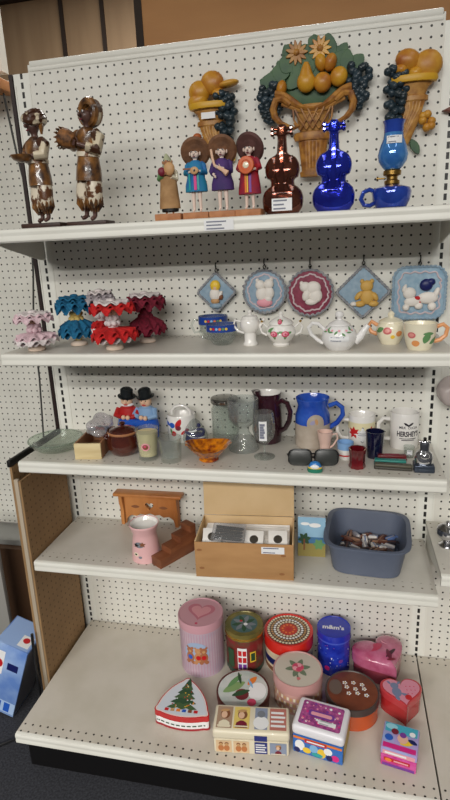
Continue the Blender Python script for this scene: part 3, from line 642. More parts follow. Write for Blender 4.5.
# round and diamond plaques on hooks
pb = mat('plaque blue', (150, 172, 188), .6, c2=(128, 154, 174), scale=50, bump=.4, bscale=260); lace = mat('grey lace', (158, 158, 160), .7, c2=(118, 122, 130), scale=120, bump=.6)
pm = mat('plaque maroon', (146, 62, 84), .6, c2=(118, 42, 64), scale=50, bump=.4, bscale=260); bis = mat('white bisque', (232, 226, 218), .5); lw = mat('pale lace', (206, 190, 194), .7, bump=.5)
def plaque(label, x, z, r, shape, base, rim, fig):
    t = thing('relief_plaque', label, 'wall plaque', (x, -.004, z), group='hanging relief plaques')
    if shape == 'round': out = [(r*.96*cos(a)*(1+.02*cos(24*a)), r*.96*sin(a)*(1+.02*cos(24*a))) for a in [2*PI*i/96 for i in range(96)]]
    elif shape == 'diamond':
        q = rrect(r*1.38, r*1.38, .008, 4); out = [((u-v)*.7071*1.02, (u+v)*.7071*1.0) for u, v in q]
    else: out = rrect(r*1.9, r*1.95, r*.45, 8)
    MB().prism(out, .012, base, T((0, -.012, 0)), bev=.003).build('backing', t)
    b = MB()
    n = len(out); per = []
    for i in range(n):
        a, c = V(out[i]), V(out[(i+1) % n]); k = max(1, int((c-a).length/.003))
        per += [a+(c-a)*j/k for j in range(k)]
    nn = len(per); b.tube([((p*(.985+.022*sin(2*PI*i*round(nn/3.6)/nn))).x, -.018, (p*(.985+.022*sin(2*PI*i*round(nn/3.6)/nn))).y) for i, p in enumerate(per)], .0038, rim, 6, closed=True)
    if shape != 'diamond': b.tube([(p.x*.78*(1+.04*cos(i*.55)), -.0188, p.y*.78*(1+.04*cos(i*.55))) for i, p in enumerate(per)], .0026, lw, 5, closed=True)
    b.build('lace_rim', t)
    b = MB()
    for p in fig: b.ell((p[0], -.022, p[1]), (p[2], min(.009, p[2]), p[3]), p[4], (0, p[5] if len(p) > 5 else 0, 0))
    b.build('relief_figure', t)
    top = max(v for u, v in out)
    MB().tube([(0, -.006, top-.002), (.004, -.008, top+.008), (0, -.01, top+.016), (-.004, -.008, top+.008), (0, -.006, top-.002)], .0016, 'wire', 6).build('hanging_loop', t)
    MB().tube([(0, .0, top+.03), (0, -.012, top+.03), (0, -.016, top+.022), (0, -.012, top+.013), (0, -.004, top+.014)], .002, 'wire', 6).build('hook', t)
yb = mat('teddy yellow', (206, 164, 84), .55)
plaque('light blue diamond plaque with a little standing child figure', .574, 1.43, .062, 'diamond', pb, lace, [(-.002, .02, .016, .017, M['yellow']), (-.002, .016, .011, .012, M['skin']), (-.004, -.006, .017, .02, bis), (.012, -.008, .006, .014, bis, 30), (-.004, -.026, .014, .01, M['tan']), (.014, -.014, .007, .009, M['brownp']), (-.003, -.04, .02, .009, pb)])
plaque('light blue round plaque with two white cuddling bears', .722, 1.428, .066, 'round', pb, lace, [(-.012, .02, .015, .015, bis), (.014, .022, .015, .015, bis), (-.02, .034, .006, .006, bis), (.022, .036, .006, .006, bis), (-.008, -.006, .018, .022, bis), (.014, -.004, .016, .02, bis), (0, -.032, .024, .014, M['pink']), (.012, -.02, .012, .012, bis)])
plaque('maroon round plaque with a white figure and pale lace edging', .857, 1.421, .07, 'round', pm, lace, [(-.014, .018, .016, .015, bis), (-.024, .028, .006, .007, bis), (.01, .014, .022, .02, bis), (.016, -.008, .02, .022, bis), (-.01, -.006, .012, .018, bis, 20), (.004, -.026, .018, .01, bis)])
plaque('blue diamond plaque with a yellow teddy bear', 1.009, 1.42, .078, 'diamond', pb, lace, [(.01, .016, .018, .017, yb), (-.003, .03, .006, .007, yb), (.024, .03, .006, .007, yb), (.01, .011, .008, .007, M['cream']), (.012, -.014, .02, .022, yb), (-.012, -.01, .008, .016, yb, 40), (.034, -.014, .008, .014, yb, -30), (-.008, -.034, .015, .009, yb), (.03, -.034, .015, .009, yb), (-.026, -.034, .01, .007, bis)])
plaque('large light blue plaque with white kissing figures and a red bow', 1.163, 1.413, .075, 'square', mat('plaque pale blue', (156, 182, 198), .6, c2=(130, 162, 184), scale=60, bump=.5), pb, [(-.026, .0, .018, .017, bis), (.018, .022, .018, .017, M['navy']), (.03, .03, .012, .01, M['navy']), (-.04, .014, .006, .012, bis, 20), (.024, -.014, .028, .017, bis), (-.018, -.024, .022, .014, bis), (.045, -.002, .008, .018, bis, 20), (-.034, -.04, .01, .01, bis), (.036, -.038, .012, .012, bis), (0, -.036, .012, .01, bis), (-.004, -.014, .009, .006, M['red']), (.008, -.012, .007, .005, M['red']), (.002, -.024, .004, .008, M['red'])])

# tea things
cglass = M['glass']; bband = mat('blue band print', (30, 66, 150), .3)
def dishglass(label, x, y, rz, r, h, spout):
    t = thing('glass_cup', label, 'cup', (x, y, ZS[1]), rz, 'glass cups with blue bands')
    MB().lathe([(0, .003), (r*.5, .0), (r*.62, .003), (r*.9, h*.35), (r, h*.7), (r*.99, h), (r*.95, h), (r*.95, h*.7), (r*.85, h*.36), (r*.5, .008), (0, .008)], cglass, 36).build('bowl', t)
    b = MB().lathe([(r*1.006, h*.66), (r*1.004, h*.98)], bband, 40, cap=False)
    for i, c in enumerate(('yellow', 'red', 'sky', 'orange', 'green', 'yellow')): b.patch(up(cyl(r*1.004, h*.82), .0008), circ(-.02+.009*i, 0, .0038), c)
    b.build('printed_band', t)
    MB().tube([(-r*.97, 0, h*.8), (-r*1.3, 0, h*.85), (-r*1.5, 0, h*.6), (-r*1.3, 0, h*.3), (-r*.88, 0, h*.35)], .004, cglass, 8).build('handle', t)
dishglass('glass cup with blue band behind the other, beneath the small diamond plaque', .572, -.075, 10, .044, .072, 0)
dishglass('glass bowl-shaped cup with blue printed band, in front of another', .618, -.165, -4, .044, .06, 1)
t = thing('white_jug', 'small plain white porcelain lidded jug on a slim foot', 'jug', (.702, -.18, ZS[1]))
MB().lathe([(0, 0), (.02, 0), (.021, .004), (.0165, .012), (.0165, .035), (.026, .048), (.0275, .062), (.024, .072), (.021, .075)], 'porcelain', 32).build('body', t)
MB().lathe([(.023, .0745), (.02, .08), (.008, .085), (.004, .087), (.0065, .092), (.004, .097), (0, .098)], 'porcelain', 28).build('lid', t)
MB().tube([(-.025, 0, .066), (-.042, 0, .07), (-.046, 0, .055), (-.034, 0, .04), (-.018, 0, .034)], .0035, 'porcelain', 8).build('handle', t)
MB().tube([(.022, 0, .05), (.034, 0, .06), (.04, 0, .074)], [.007, .005, .004], 'porcelain', 8).build('spout', t)
def rose_(b, f, u, v, s):
    for a in (20, 150, 270): b.patch(f, petal(u, v, s*1.9, s*.45, a), 'green')
    b.patch(up(f, .0003), circ(u, v, s), 'rose').patch(up(f, .0006), circ(u-s*.1, v+s*.1, s*.6), 'pink').patch(up(f, .0009), circ(u, v, s*.3), 'rose')
t = thing('sugar_bowl', 'white sugar bowl painted with pink roses, lidded with two handles', 'sugar bowl', (.789, -.187, ZS[1]))
pf = [(0, .0), (.022, 0), (.024, .004), (.02, .008), (.032, .018), (.0405, .034), (.038, .048), (.03, .056), (.033, .06)]
def surf(prof, e=.0006):
    ps = sorted((z, r) for r, z in prof if r > 0)
    def f(u, v):
        r = ps[-1][1]
        for (z0, r0), (z1, r1) in zip(ps, ps[1:]):
            if z0 <= v <= z1: r = r0+(r1-r0)*(v-z0)/max(1e-6, z1-z0); break
        R = .03
        return V(((r+e)*sin(u/R), -(r+e)*cos(u/R), v))
    return f
b = MB().lathe(pf, 'porcelain', 40); f = surf(pf); rose_(b, f, -.012, .036, .008); rose_(b, f, .012, .036, .008); b.patch(f, petal(-.03, .04, .02, .004, 40), 'green'); b.build('body', t)
b = MB().lathe([(.034, .06), (.033, .063), (.024, .071), (.012, .077), (.005, .08), (.007, .086), (.003, .092), (0, .093)], 'porcelain', 36); rose_(b, surf([(.034, .06), (.033, .063), (.024, .071), (.012, .077)]), 0, .068, .006); b.build('lid', t)
for s in (-1, 1): MB().tube([(s*.037, 0, .05), (s*.05, 0, .062), (s*.058, 0, .052), (s*.053, 0, .036), (s*.039, 0, .028)], .0032, 'porcelain', 8).tube([(s*.05, 0, .064), (s*.055, 0, .068)], .003, 'gold', 6).build('handle', t)
t = thing('teapot', 'white basket-weave teapot with green sprigs and a price sticker', 'teapot', (.945, -.245, ZS[1])); t.scale = (.95,)*3
tp = [(0, 0), (.03, 0), (.033, .003), (.042, .015), (.0475, .032), (.044, .05), (.034, .062), (.028, .066)]
por2 = mat('woven white porcelain', (236, 234, 232), .2, coat=.5, bump=.7, bscale=420)
b = MB().lathe(tp, por2, 44); f = surf(tp)
for i in range(9): b.patch(f, petal(-.035+.008*i, .052+.003*sin(i*2), .011, .0022, 60*i), 'green')
for i in range(5): b.patch(up(f, .0004), circ(-.028+.014*i, .055, .0025), 'pink')
sticker(b, up(surf(tp), .0005), .034, .013, 2, .0, .034, 'ink'); b.build('body', t)
MB().lathe([(.03, .066), (.029, .069), (.018, .076), (.007, .08), (.006, .083), (.0115, .09), (.0115, .096), (.006, .102), (0, .103)], por2, 36).build('lid', t)
MB().tube([(.04, 0, .022), (.056, 0, .034), (.066, 0, .052), (.076, 0, .064)], [.014, .011, .0085, .007], por2, 12).build('spout', t)
MB().tube([(-.04, 0, .054), (-.056, -.004, .07), (-.072, -.006, .072), (-.082, -.004, .06), (-.076, 0, .042), (-.058, 0, .026), (-.043, 0, .016)], .0052, por2, 8).build('handle', t)
crm = mat('cream fruit ware', (238, 230, 204), .2, coat=.4); orh = mat('orange handle glaze', (228, 160, 108), .3)
def fruits(b, f, sh=0):
    b.patch(f, petal(.0+sh, .02, .03, .008, 75), 'green').patch(f, petal(.012+sh, .018, .03, .007, 35), 'green').patch(f, petal(-.004+sh, .046, .022, .005, 0), 'green')
    b.patch(f, circ(-.018+sh, .02, .0085), mat('soft orange', (224, 150, 88), .3)).patch(f, circ(-.026+sh, .042, .0085), mat('soft rose', (206, 112, 112), .3)).patch(up(f, .0003), circ(-.0255+sh, .0425, .005), mat('soft rose light', (226, 150, 140), .3))
t = thing('sugar_bowl', 'cream lidded sugar bowl with painted fruit and orange handles, behind the creamer', 'sugar bowl', (1.078, -.165, ZS[1]), -10)
fp = [(0, 0), (.024, 0), (.026, .003), (.033, .018), (.037, .034), (.034, .05), (.03, .056)]
b = MB().lathe(fp, crm, 38); f = surf(fp); b.patch(f, circ(-.004, .038, .0095), mat('muted rose', (206, 112, 112), .3)).patch(up(f, .0003), circ(-.004, .038, .005), mat('muted rose light', (228, 156, 146), .3)).patch(f, circ(.022, .03, .0075), mat('muted orange', (224, 150, 88), .3)).patch(f, petal(-.032, .034, .022, .007, 30), 'green').patch(f, circ(.008, .022, .005), 'yellow'); b.build('body', t)
MB().lathe([(.032, .056), (.031, .06), (.018, .067), (.007, .071), (.009, .079), (.004, .085), (0, .086)], crm, 32).build('lid', t)
MB().tube([(-.034, 0, .048), (-.05, 0, .058), (-.058, 0, .046), (-.05, 0, .03), (-.034, 0, .024)], .0055, orh, 8).build('handle', t)
t = thing('creamer', 'cream jug with painted fruit and green leaves, orange handle at right', 'jug', (1.142, -.245, ZS[1]), 0); t.scale = (.92,)*3
fp = [(0, .0), (.03, 0), (.032, .003), (.037, .02), (.041, .04), (.043, .06), (.045, .071), (.042, .071), (.039, .06), (.037, .04), (.03, .01), (0, .008)]
b = MB().lathe(fp, crm, 40); f = surf(fp[:7]); fruits(b, f, .006); b.build('body', t)
MB().tube([(.042, 0, .06), (.058, 0, .066), (.07, 0, .056), (.066, 0, .036), (.052, 0, .024), (.037, 0, .02)], .0058, orh, 8).build('handle', t)

# ------------------------------------------------------------------ shelf three
Z3 = ZS[2]
greenglass = glassmat('pale greenish glass', (236, 243, 236), 1.8, .4, 60, .06)
t = thing('glass_dish', 'wide shallow clear glass dish at the left end of third shelf', 'dish', (.066, -.19, Z3)); t.scale = (.95, .95, 1)
MB().loft([(0, .05, .05), (.004, .06, .06), (.02, .082, .082), (.034, .09, .09), (.036, .088, .088), (.022, .078, .078), (.008, .055, .055), (.006, .0, .0)], greenglass, 44).tube([(.089*cos(a), .089*sin(a), .036) for a in [2*PI*i/44 for i in range(44)]], .0025, greenglass, 6, closed=True).build('bowl', t)
t = thing('wooden_box', 'open pale wooden box with a plastic-wrapped bundle on top', 'box', (.202, -.185, Z3), 7)
pw = mat('pale pine', (222, 204, 158), .6, c2=(206, 184, 136), scale=20, stretch=(.3, 1, 3)); bw = mat('brown inner wood', (150, 106, 74), .6)
for nm, s, c, m_ in (('front_panel', (.082, .008, .05), (0, -.078, .025), pw), ('back_panel', (.082, .008, .05), (0, .078, .025), bw), ('side_panel', (.006, .148, .05), (-.038, 0, .025), bw), ('side_panel', (.006, .148, .05), (.038, 0, .025), bw), ('bottom_panel', (.07, .148, .006), (0, 0, .003), bw)): MB().box(s, c, m_, bev=.001).build(nm, t)
pl = glassmat('crinkled plastic film', (240, 236, 240), 2.4, 1., 60, .26)
def crumple(r, seed, mt):
    rn = random.Random(seed); b = bmesh.new(); bmesh.ops.create_icosphere(b, subdivisions=4, radius=1)
    dirs = [(V((rn.gauss(0, 1), rn.gauss(0, 1), rn.gauss(0, 1))).normalized(), rn.uniform(.08, .34)) for _ in range(44)]
    for v in b.verts:
        d = v.co.normalized(); k = 1+sum(a*(max(0, abs(d.dot(n))-.75)*4)**2*(.5 if i % 2 else -.5) for i, (n, a) in enumerate(dirs)); v.co = V((d.x*r[0]*k, d.y*r[1]*k, d.z*r[2]*k))
    return MB().bm(b, mt)
t = thing('plastic_bag', 'crinkled clear plastic bag of small dark things on the wooden box', 'bag', (.206, -.155, Z3+.062), 10)
crumple((.042, .055, .026), 4, pl).build('film', t, (0, 0, .012)); b = MB()
for i in range(5): b.ell((-.02+.01*i, -.02+.008*(i % 3), .004), (.012, .008, .006), 'maroon' if i % 2 else 'grey', seg=8)
b.build('contents', t)
t = thing('bean_pot', 'glossy brown lidded pot between the wooden box and candle', 'pot', (.302, -.200, Z3))
brg = mat('brown glaze', (64, 22, 16), .08, c2=(84, 34, 22), scale=14, coat=1.)
MB().lathe([(0, 0), (.034, 0), (.042, .006), (.0515, .028), (.051, .048), (.044, .062), (.045, .069), (.042, .07)], brg, 44).lathe([(.0455, .066), (.047, .07), (.044, .073)], mat('tan glaze', (170, 116, 80), .3), 44, cap=False).build('body', t)
MB().lathe([(.043, .071), (.04, .077), (.02, .084), (.007, .086), (.006, .09), (.01, .096), (.006, .1), (0, .101)], brg, 36).build('lid', t)
for s in (-1, 1): MB().tube([(s*.047, 0, .055), (s*.058, -.006, .054), (s*.06, -.01, .05), (s*.05, -.008, .044)], .005, brg, 8).build('handle', t)
t = thing('candle', 'cream candle in a glass tumbler with a small rose print', 'candle', (.393, -.236, Z3))
MB().lathe([(0, 0), (.028, 0), (.0285, .01), (.0345, .096), (.0325, .096), (.0268, .011), (0, .011)], cglass, 36).build('glass', t)
b = MB().lathe([(0, .0125), (.0262, .0125), (.0312, .084), (0, .085)], mat('cream wax', (232, 214, 166), .5), 32); b.build('wax', t)
b = MB(); f = lambda u, v: V(((.0295+.065*v)*sin(u/.03), -(.0295+.065*v)*cos(u/.03), v)); b.patch(f, circ(.004, .046, .012), 'pink').patch(up(f, .0004), circ(.004, .046, .008), 'brownp').patch(up(f, .0008), circ(.003, .048, .004), 'rose'); b.build('printed_label', t)
t = thing('couple_figurine', 'two little figures in dark hats sitting in a blue boat base', 'figurine', (.302, -.072, Z3)); t.scale = (1.2, 1.05, 1.25)
MB().loft([(0, .05, .036), (.006, .056, .04), (.04, .06, .04), (.055, .057, .036), (.06, .05, .03)], mat('blue glaze', (36, 88, 186), .2, coat=.5), 32).build('base', t)
for s, cl, hl in ((-1, mat('red shirt glaze', (176, 36, 36), .3), 4), (1, mat('light blue glaze', (132, 166, 204), .3), -4)):
    b = MB().loft([(.05, .027, .022), (.07, .028, .022), (.088, .022, .018), (.095, .009, .009)], cl, 20)
    b.tube([(-.024, -.003, .085), (-.03, -.016, .07), (-.012, -.026, .068)], [.008, .008, .006], cl, 8).tube([(.024, -.003, .085), (.03, -.016, .07), (.012, -.026, .066)], [.008, .008, .006], cl, 8)
    b.ell((-.006, -.028, .067), .0065, 'skin', seg=10).ell((.006, -.028, .066), .0065, 'skin', seg=10)
    b.ell((0, -.002, .106), (.0165, .0165, .0175), 'skin').ell((0, -.019, .105), (.004, .005, .004), 'skin', seg=8).ell((0, -.0165, .098), (.006, .003, .002), 'red', seg=8)
    for q in (-1, 1): b.ell((q*.006, -.0165, .109), .0018, 'black', seg=6)
    if s < 0: b.lathe([(.012, .09), (.019, .095), (.018, .1)], 'white', 14, T((0, .002, 0)))
    b.build('sitter', t, (s*.027, 0, -.002), hl)
    MB().lathe([(.024, 0), (.025, .003), (.018, .004), (.0175, .02), (.013, .024), (0, .025)], mat('black hat glaze', (28, 32, 34), .25), 24, T((s*.027, .001, .114), (8, s*-6, 0))).build('hat', t)
def mugbody(r, h, mt, seg=40): return MB().lathe([(0, 0), (r*.94, 0), (r, .004), (r, h-.002), (r*.97, h), (r*.92, h-.003), (r*.9, .008), (0, .008)], mt, seg)
def mughandle(r, h, mt, s=-1, th=.0062): return MB().tube([(s*(r-.002), 0, h*.84), (s*(r+.02), 0, h*.86), (s*(r+.034), 0, h*.7), (s*(r+.034), 0, h*.45), (s*(r+.02), 0, h*.24), (s*(r-.002), 0, h*.22)], th, mt, 10)
t = thing('mug', 'white mug with red and blue rooster-like print and raised arched handle', 'mug', (.447, -.062, Z3), 0); t.scale = (1.13, 1.05, .97)
b = mugbody(.041, .09, M['porcelain']); f = cyl(.041, 0)
b.patch(f, petal(-.026, .058, .024, .007, 150)[::1], 'blue').patch(f, circ(-.018, .06, .0095), 'blue').patch(f, petal(-.006, .05, .036, .008, 65), 'red').patch(f, circ(.001, .052, .0085), 'maroon').patch(f, circ(-.014, .032, .009), 'red').patch(f, petal(-.02, .03, .02, .004, 100), 'green').patch(f, petal(.008, .03, .02, .005, 40), 'red')
b.build('body', t)
MB().tube([(-.026, 0, .086), (-.026, 0, .1), (-.016, 0, .113), (0, 0, .118), (.016, 0, .113), (.026, 0, .1), (.026, 0, .086)], .005, 'porcelain', 10).build('handle', t)
t = thing('paperweight', 'clear teardrop glass paperweight with dark blue swirl inside', 'paperweight', (.510, -.128, Z3))
MB().lathe([(0, 0), (.022, 0), (.034, .008), (.0395, .028), (.037, .045), (.027, .066), (.014, .084), (.006, .09), (0, .091)], cglass, 40).build('glass', t)
b = MB().lathe([(.0, .012), (.02, .016), (.026, .026), (.024, .036), (.014, .04), (0, .038)], 'navy', 26).tube([(.022*cos(a), .022*sin(a), .042+.004*sin(2*a)) for a in [2*PI*i/24 for i in range(24)]], .004, 'navy', 8, closed=True)
b.tube([(.024*cos(a)*(1-a/14), -.024*abs(sin(a))*(1-a/14), .032+.004*a) for a in [.25*i for i in range(22)]], .0028, 'white', 6).ell((0, -.016, .034), (.009, .006, .008), 'teal').ell((-.018, -.008, .05), (.005, .004, .006), 'maroon').ell((.012, -.006, .064), (.005, .004, .006), 'navy'); b.v = [(p[0]*1.22, p[1]*1.22, p[2]*1.2-.004) for p in b.v]; b.build('swirl', t)
def tumbler(label, x, y, r0, r1, h, m_, nm='tumbler'):
    t = thing(nm, label, 'glass', (x, y, Z3)); MB().lathe([(0, 0), (r0, 0), (r0+.001, .012), (r1, h), (r1*.95, h), (r0*.9, .014), (0, .013)], m_, 36, flute=.02, nf=12).build('body', t); return t
tumbler('short clear glass tumbler in front of the white rooster mug', .467, -.246, .029, .034, .072, cglass)
t = thing('amber_dish', 'amber yellow art glass bowl with red centre and pinched rim', 'bowl', (.577, -.232, Z3))
ag = mat('amber art glass', (232, 140, 20), .1, c2=(120, 26, 20), scale=60, thr=.54, trans=.15, coat=.6)
n = 48; prof = [(.026, 0), (.03, .004), (.028, .01), (.045, .026), (.064, .046), (.068, .05), (.06, .046), (.042, .029), (.02, .014), (0.0001, .013)]
vs = [(r*cos(2*PI*i/n)*(1+.03*cos(24*PI*i/n)*(r/.066)), r*sin(2*PI*i/n)*.9*(1+.03*cos(24*PI*i/n)*(r/.066)), z+.006*sin(2*2*PI*i/n+1.2)*max(0, z-.02)/.03) for r, z in prof for i in range(n)]
MB().add(vs, [[j*n+i, j*n+(i+1) % n, (j+1)*n+(i+1) % n, (j+1)*n+i] for j in range(len(prof)-1) for i in range(n)]+[list(range(n))[::-1]], ag).build('bowl', t)
t = thing('glass_jar', 'clear glass jar with a silver lid behind the cut glass goblet', 'jar', (.590, -.052, Z3))
MB().lathe([(0, 0), (.04, 0), (.043, .005), (.043, .105), (.036, .118), (.036, .124), (.033, .124), (.033, .117), (.04, .103), (.04, .008), (0, .006)], cglass, 38).build('body', t)
MB().lathe([(.0, .1245), (.0425, .1245), (.044, .128), (.044, .137), (.041, .141), (.02, .143), (0, .142)], mat('satin silver lid', (150, 148, 142), .2, .9), 38).build('lid', t)
t = thing('cut_glass_goblet', 'tall thick cut glass goblet with flared foot left of wine glass', 'glass', (.664, -.132, Z3))
cut = glassmat('cut crystal', (242, 245, 244), 2., .9, 110, .08)
MB().lathe([(0, .004), (.046, 0), (.047, .004), (.036, .03), (.018, .055), (.016, .07), (.03, .082), (.044, .1), (.047, .13), (.047, .16), (.044, .16), (.043, .13), (.038, .1), (.02, .088), (0, .086)], cut, 40, flute=.015, nf=10).build('body', t)
t = thing('pitcher', 'dark maroon pitcher with white interior and large loop handle', 'pitcher', (.728, -.058, Z3), -32)
mg = mat('maroon glaze', (44, 18, 28), .15, c2=(62, 28, 40), scale=16, coat=.6)
MB().lathe([(0, 0), (.036, 0), (.041, .004), (.0465, .05), (.045, .1), (.041, .14), (.044, .158), (.042, .16)], mg, 40, cap=False).lathe([(.042, .16), (.038, .15), (.038, .1), (.034, .02), (0, .018)], 'porcelain', 40, cap=False).build('body', t)
MB().tube([(.04, 0, .128), (.062, -.004, .145), (.086, -.01, .142), (.1, -.014, .118), (.094, -.012, .088), (.074, -.006, .06), (.044, 0, .04)], .0075, mg, 10).build('handle', t)
MB().loft([(.14, .008, .012, -.038, 0), (.15, .012, .014, -.042, 0), (.159, .014, .015, -.046, 0)], mg, 16).build('spout', t)
t = thing('wine_glass', 'stemmed wine glass with a long white paper label', 'glass', (.735, -.19, Z3))
MB().lathe([(0, .003), (.031, 0), (.031, .002), (.006, .006), (.0035, .012), (.0035, .034), (.012, .042), (.028, .06), (.0335, .085), (.031, .12), (.0275, .138), (.0268, .138), (.0302, .119), (.0325, .085), (.027, .062), (.008, .045), (0, .044)], cglass, 36).build('body', t)
b = MB(); f = lambda u, v: V((.0345*sin(u/.034), -.0345*cos(u/.034)*1.0, v)); sticker(b, f, .022, .058, 6, .002, .09); b.build('paper_label', t, label='white paper label with faint lines')
t = thing('stoneware_jug', 'blue and beige stoneware jug with a blue loop handle', 'pitcher', (.868, -.075, Z3))
bst = mat('blue stoneware', (32, 70, 172), .15, c2=(52, 96, 194), scale=20, coat=.5); tst = mat('beige stoneware', (188, 176, 162), .45, c2=(172, 158, 142), scale=26)
MB().lathe([(0, 0), (.05, 0), (.053, .004), (.053, .075)], tst, 40, cap=False).lathe([(.053, .075), (.0525, .1), (.046, .118), (.0445, .13), (.051, .15), (.05, .152), (.042, .132), (.044, .1), (.04, .06), (0, .058)], bst, 40, cap=False).build('body', t)
b = MB()
f = cyl(.053, 0, e=.001); b.patch(f, circ(.012, .082, .026, 20, .03), tst, 4).patch(up(f, .0005), petal(-.005, .082, .02, .006, 30), mat('lavender', (160, 156, 186), .5)).patch(up(f, .0005), petal(.016, .08, .02, .005, 100), 'tan')
b.build('painted_panel', t)
MB().tube([(.048, 0, .125), (.07, 0, .135), (.088, -.004, .122), (.09, -.004, .1), (.074, -.002, .075), (.052, 0, .058)], .0075, bst, 10).build('handle', t)
t = thing('small_pitcher', 'small slender pale pink pitcher in front of the blue jug', 'pitcher', (.908, -.155, Z3))
pkp = mat('pale pink glaze', (224, 190, 176), .3, coat=.3)
MB().lathe([(0, 0), (.019, 0), (.02, .004), (.0145, .02), (.0165, .04), (.021, .06), (.0225, .072), (.02, .072), (.015, .04), (0, .03)], pkp, 28).build('body', t)
MB().tube([(.019, 0, .062), (.034, 0, .066), (.036, 0, .05), (.024, 0, .03), (.015, 0, .022)], .003, pkp, 8).build('handle', t)
t = thing('sunglasses', 'dark sunglasses lying folded near the front edge of third shelf', 'sunglasses', (.878, -.232, Z3), 5)
dl = mat('smoked lens', (52, 54, 52), .3)
for s in (-1, 1): MB().prism([(x*1.0, z) for x, z in rrect(.06, .047, .015, 6)], .004, dl, T((s*.036, -.012, .0258), (-12, 0, s*2)), bev=.001).build('lens', t)
b = MB()
for s in (-1, 1): b.tube([(s*.036+x, -.0125-.2*(z), z+.0258) for x, z in rrect(.0635, .049, .0155, 6)], .0018, 'blackplastic', 6, closed=True)
b.tube([(-.008, -.015, .036), (0, -.018, .039), (.008, -.015, .036)], .002, 'blackplastic', 6); b.build('frame', t)
for s in (-1, 1): MB().tube([(s*.068, -.012, .03), (s*.071, .0, .03), (s*.06, .012, .026), (-s*.02, .016+.003*s, .012), (-s*.05, .018+.003*s, .004)], .0022, 'blackplastic', 6).build('temple', t)
t = thing('enamel_shell', 'tiny dome-shaped blue white and green trinket at the shelf edge', 'trinket', (.886, -.281, Z3))
MB().lathe([(0, 0), (.02, 0), (.021, .005), (.019, .011)], mat('trinket green', (40, 120, 96), .3), 24, T(s=(1, .7, 1)), cap=False).lathe([(.019, .011), (.016, .018)], 'yellow', 24, T(s=(1, .7, 1)), cap=False).lathe([(.018, .015), (.012, .026), (0, .03)], mat('trinket blue', (50, 120, 190), .3), 24, T(s=(1, .7, 1))).ell((0, -.011, .017), (.012, .004, .006), 'white').build('body', t)
t = thing('toothpick_holder', 'small ruby red glass holder with a scalloped rim', 'holder', (.998, -.238, Z3))
MB().lathe([(0, 0), (.0215, 0), (.022, .005), (.0195, .012), (.02, .035), (.0215, .048), (.0235, .055), (.02, .054), (.016, .03), (0, .02)], mat('ruby glass', (84, 10, 18), .08, c2=(112, 18, 26), scale=30, coat=.8), 32, flute=.05, nf=8).build('body', t)
t = thing('mug', 'white mug with red maple-leaf shapes and a diamond-shaped label', 'mug', (1.014, -.060, Z3), 0); t.scale = (.97, .97, .93)
b = mugbody(.0405, .105, M['porcelain']); f = cyl(.0405, 0); b.lathe([(.0408, .06), (.0408, .085)], mat('yellowish print', (232, 222, 180), .3), 40, cap=False)
b.patch(up(f, .0004), star(-.026, .052, .021, 7, .55), 'red').patch(up(f, .0004), star(.03, .054, .021, 7, .55), 'red')
b.patch(up(f, .0008), [(.002, .022), (.028, .047), (.002, .07), (-.024, .047)], 'white', 6).patch(up(f, .0006), [(.002, .019), (.031, .047), (.002, .073), (-.027, .047)], 'grey', 6)
for i in range(2): b.patch(up(f, .0012), rect(-.012, .044+.006*i, .015, .046+.006*i), 'greyink')
b.build('body', t); mughandle(.0405, .1, 'porcelain').build('handle', t)
t = thing('mug', 'tall white mug with dark block lettering under a winged emblem', 'mug', (1.137, -.060, Z3), 0); t.scale = (.95, .95, .92)
b = mugbody(.044, .118, M['porcelain']); f = cyl(.044, 0); dk = mat('dark print', (46, 40, 48), .5)
b.text("HERSHEY'S", .0235, lambda u, v: f(u+.008, v+.054), dk, bold=.035, sx=.62)
b.text('MILK', .0115, lambda u, v: f(u-.010, v+.076), dk, sx=.8).text('COCOA', .0105, lambda u, v: f(u+.022, v+.075), dk, sx=.8)
for s in (-1, 1): b.patch(f, petal(.008, .082, .018, .0035, 90-s*55), dk)
b.patch(f, circ(.008, .083, .0035), dk).patch(f, rect(-.018, .038, .034, .0405), dk); b.patch(f, rect(-.012, .033, .028, .0355), dk)
b.build('body', t); mughandle(.044, .108, 'porcelain', th=.007).build('handle', t)
t = thing('small_cup', 'little white cup with light blue band beside the red holder', 'cup', (.966, -.176, Z3))
MB().lathe([(0, 0), (.018, 0), (.0215, .01), (.0225, .03)], 'porcelain', 28, cap=False).lathe([(.0225, .03), (.0232, .05), (.021, .05), (.018, .012), (0, .01)], mat('pale blue print', (128, 168, 214), .3), 28, cap=False).lathe([(.0227, .012), (.0228, .016)], 'red', 28, cap=False).build('body', t)
tumbler('dark navy blue glass tumbler in front of the white mugs', 1.048, -.158, .021, .026, .078, mat('dark navy glass', (18, 20, 48), .1, coat=.7))
def bar(label, x, y, rz, L, m1, m2):
    t = thing('narrow_case', label, 'case', (x, y, Z3), rz, 'narrow rounded cases')
    MB().box((L, .021, .008), (0, 0, .0045), m2, bev=.003).build('lower_shell', t); MB().box((L*.98, .02, .008), (0, 0, .0127), m1, bev=.0035).box((L*.5, .008, .002), (0, 0, .0172), m2, bev=.0008).build('upper_shell', t)
bar('dark red narrow case behind the teal one', 1.094, -.178, 2, .08, mat('dark red plastic', (104, 30, 34), .3), 'maroon')
bar('teal green narrow case, middle of the three', 1.087, -.214, -2, .086, mat('teal plastic', (40, 128, 118), .3), mat('dark teal plastic', (30, 92, 92), .35))
bar('olive brown narrow case nearest the shelf edge', 1.092, -.245, -4, .098, mat('olive brown', (84, 80, 66), .4), mat('dark olive', (62, 58, 50), .4))
t = thing('table_lighter', 'shiny silver ornament on a dark block at the right end', 'ornament', (1.170, -.242, Z3))
MB().box((.052, .044, .02), (0, 0, .01), mat('dark steel block', (70, 78, 92), .25, .6), bev=.003).build('base', t)
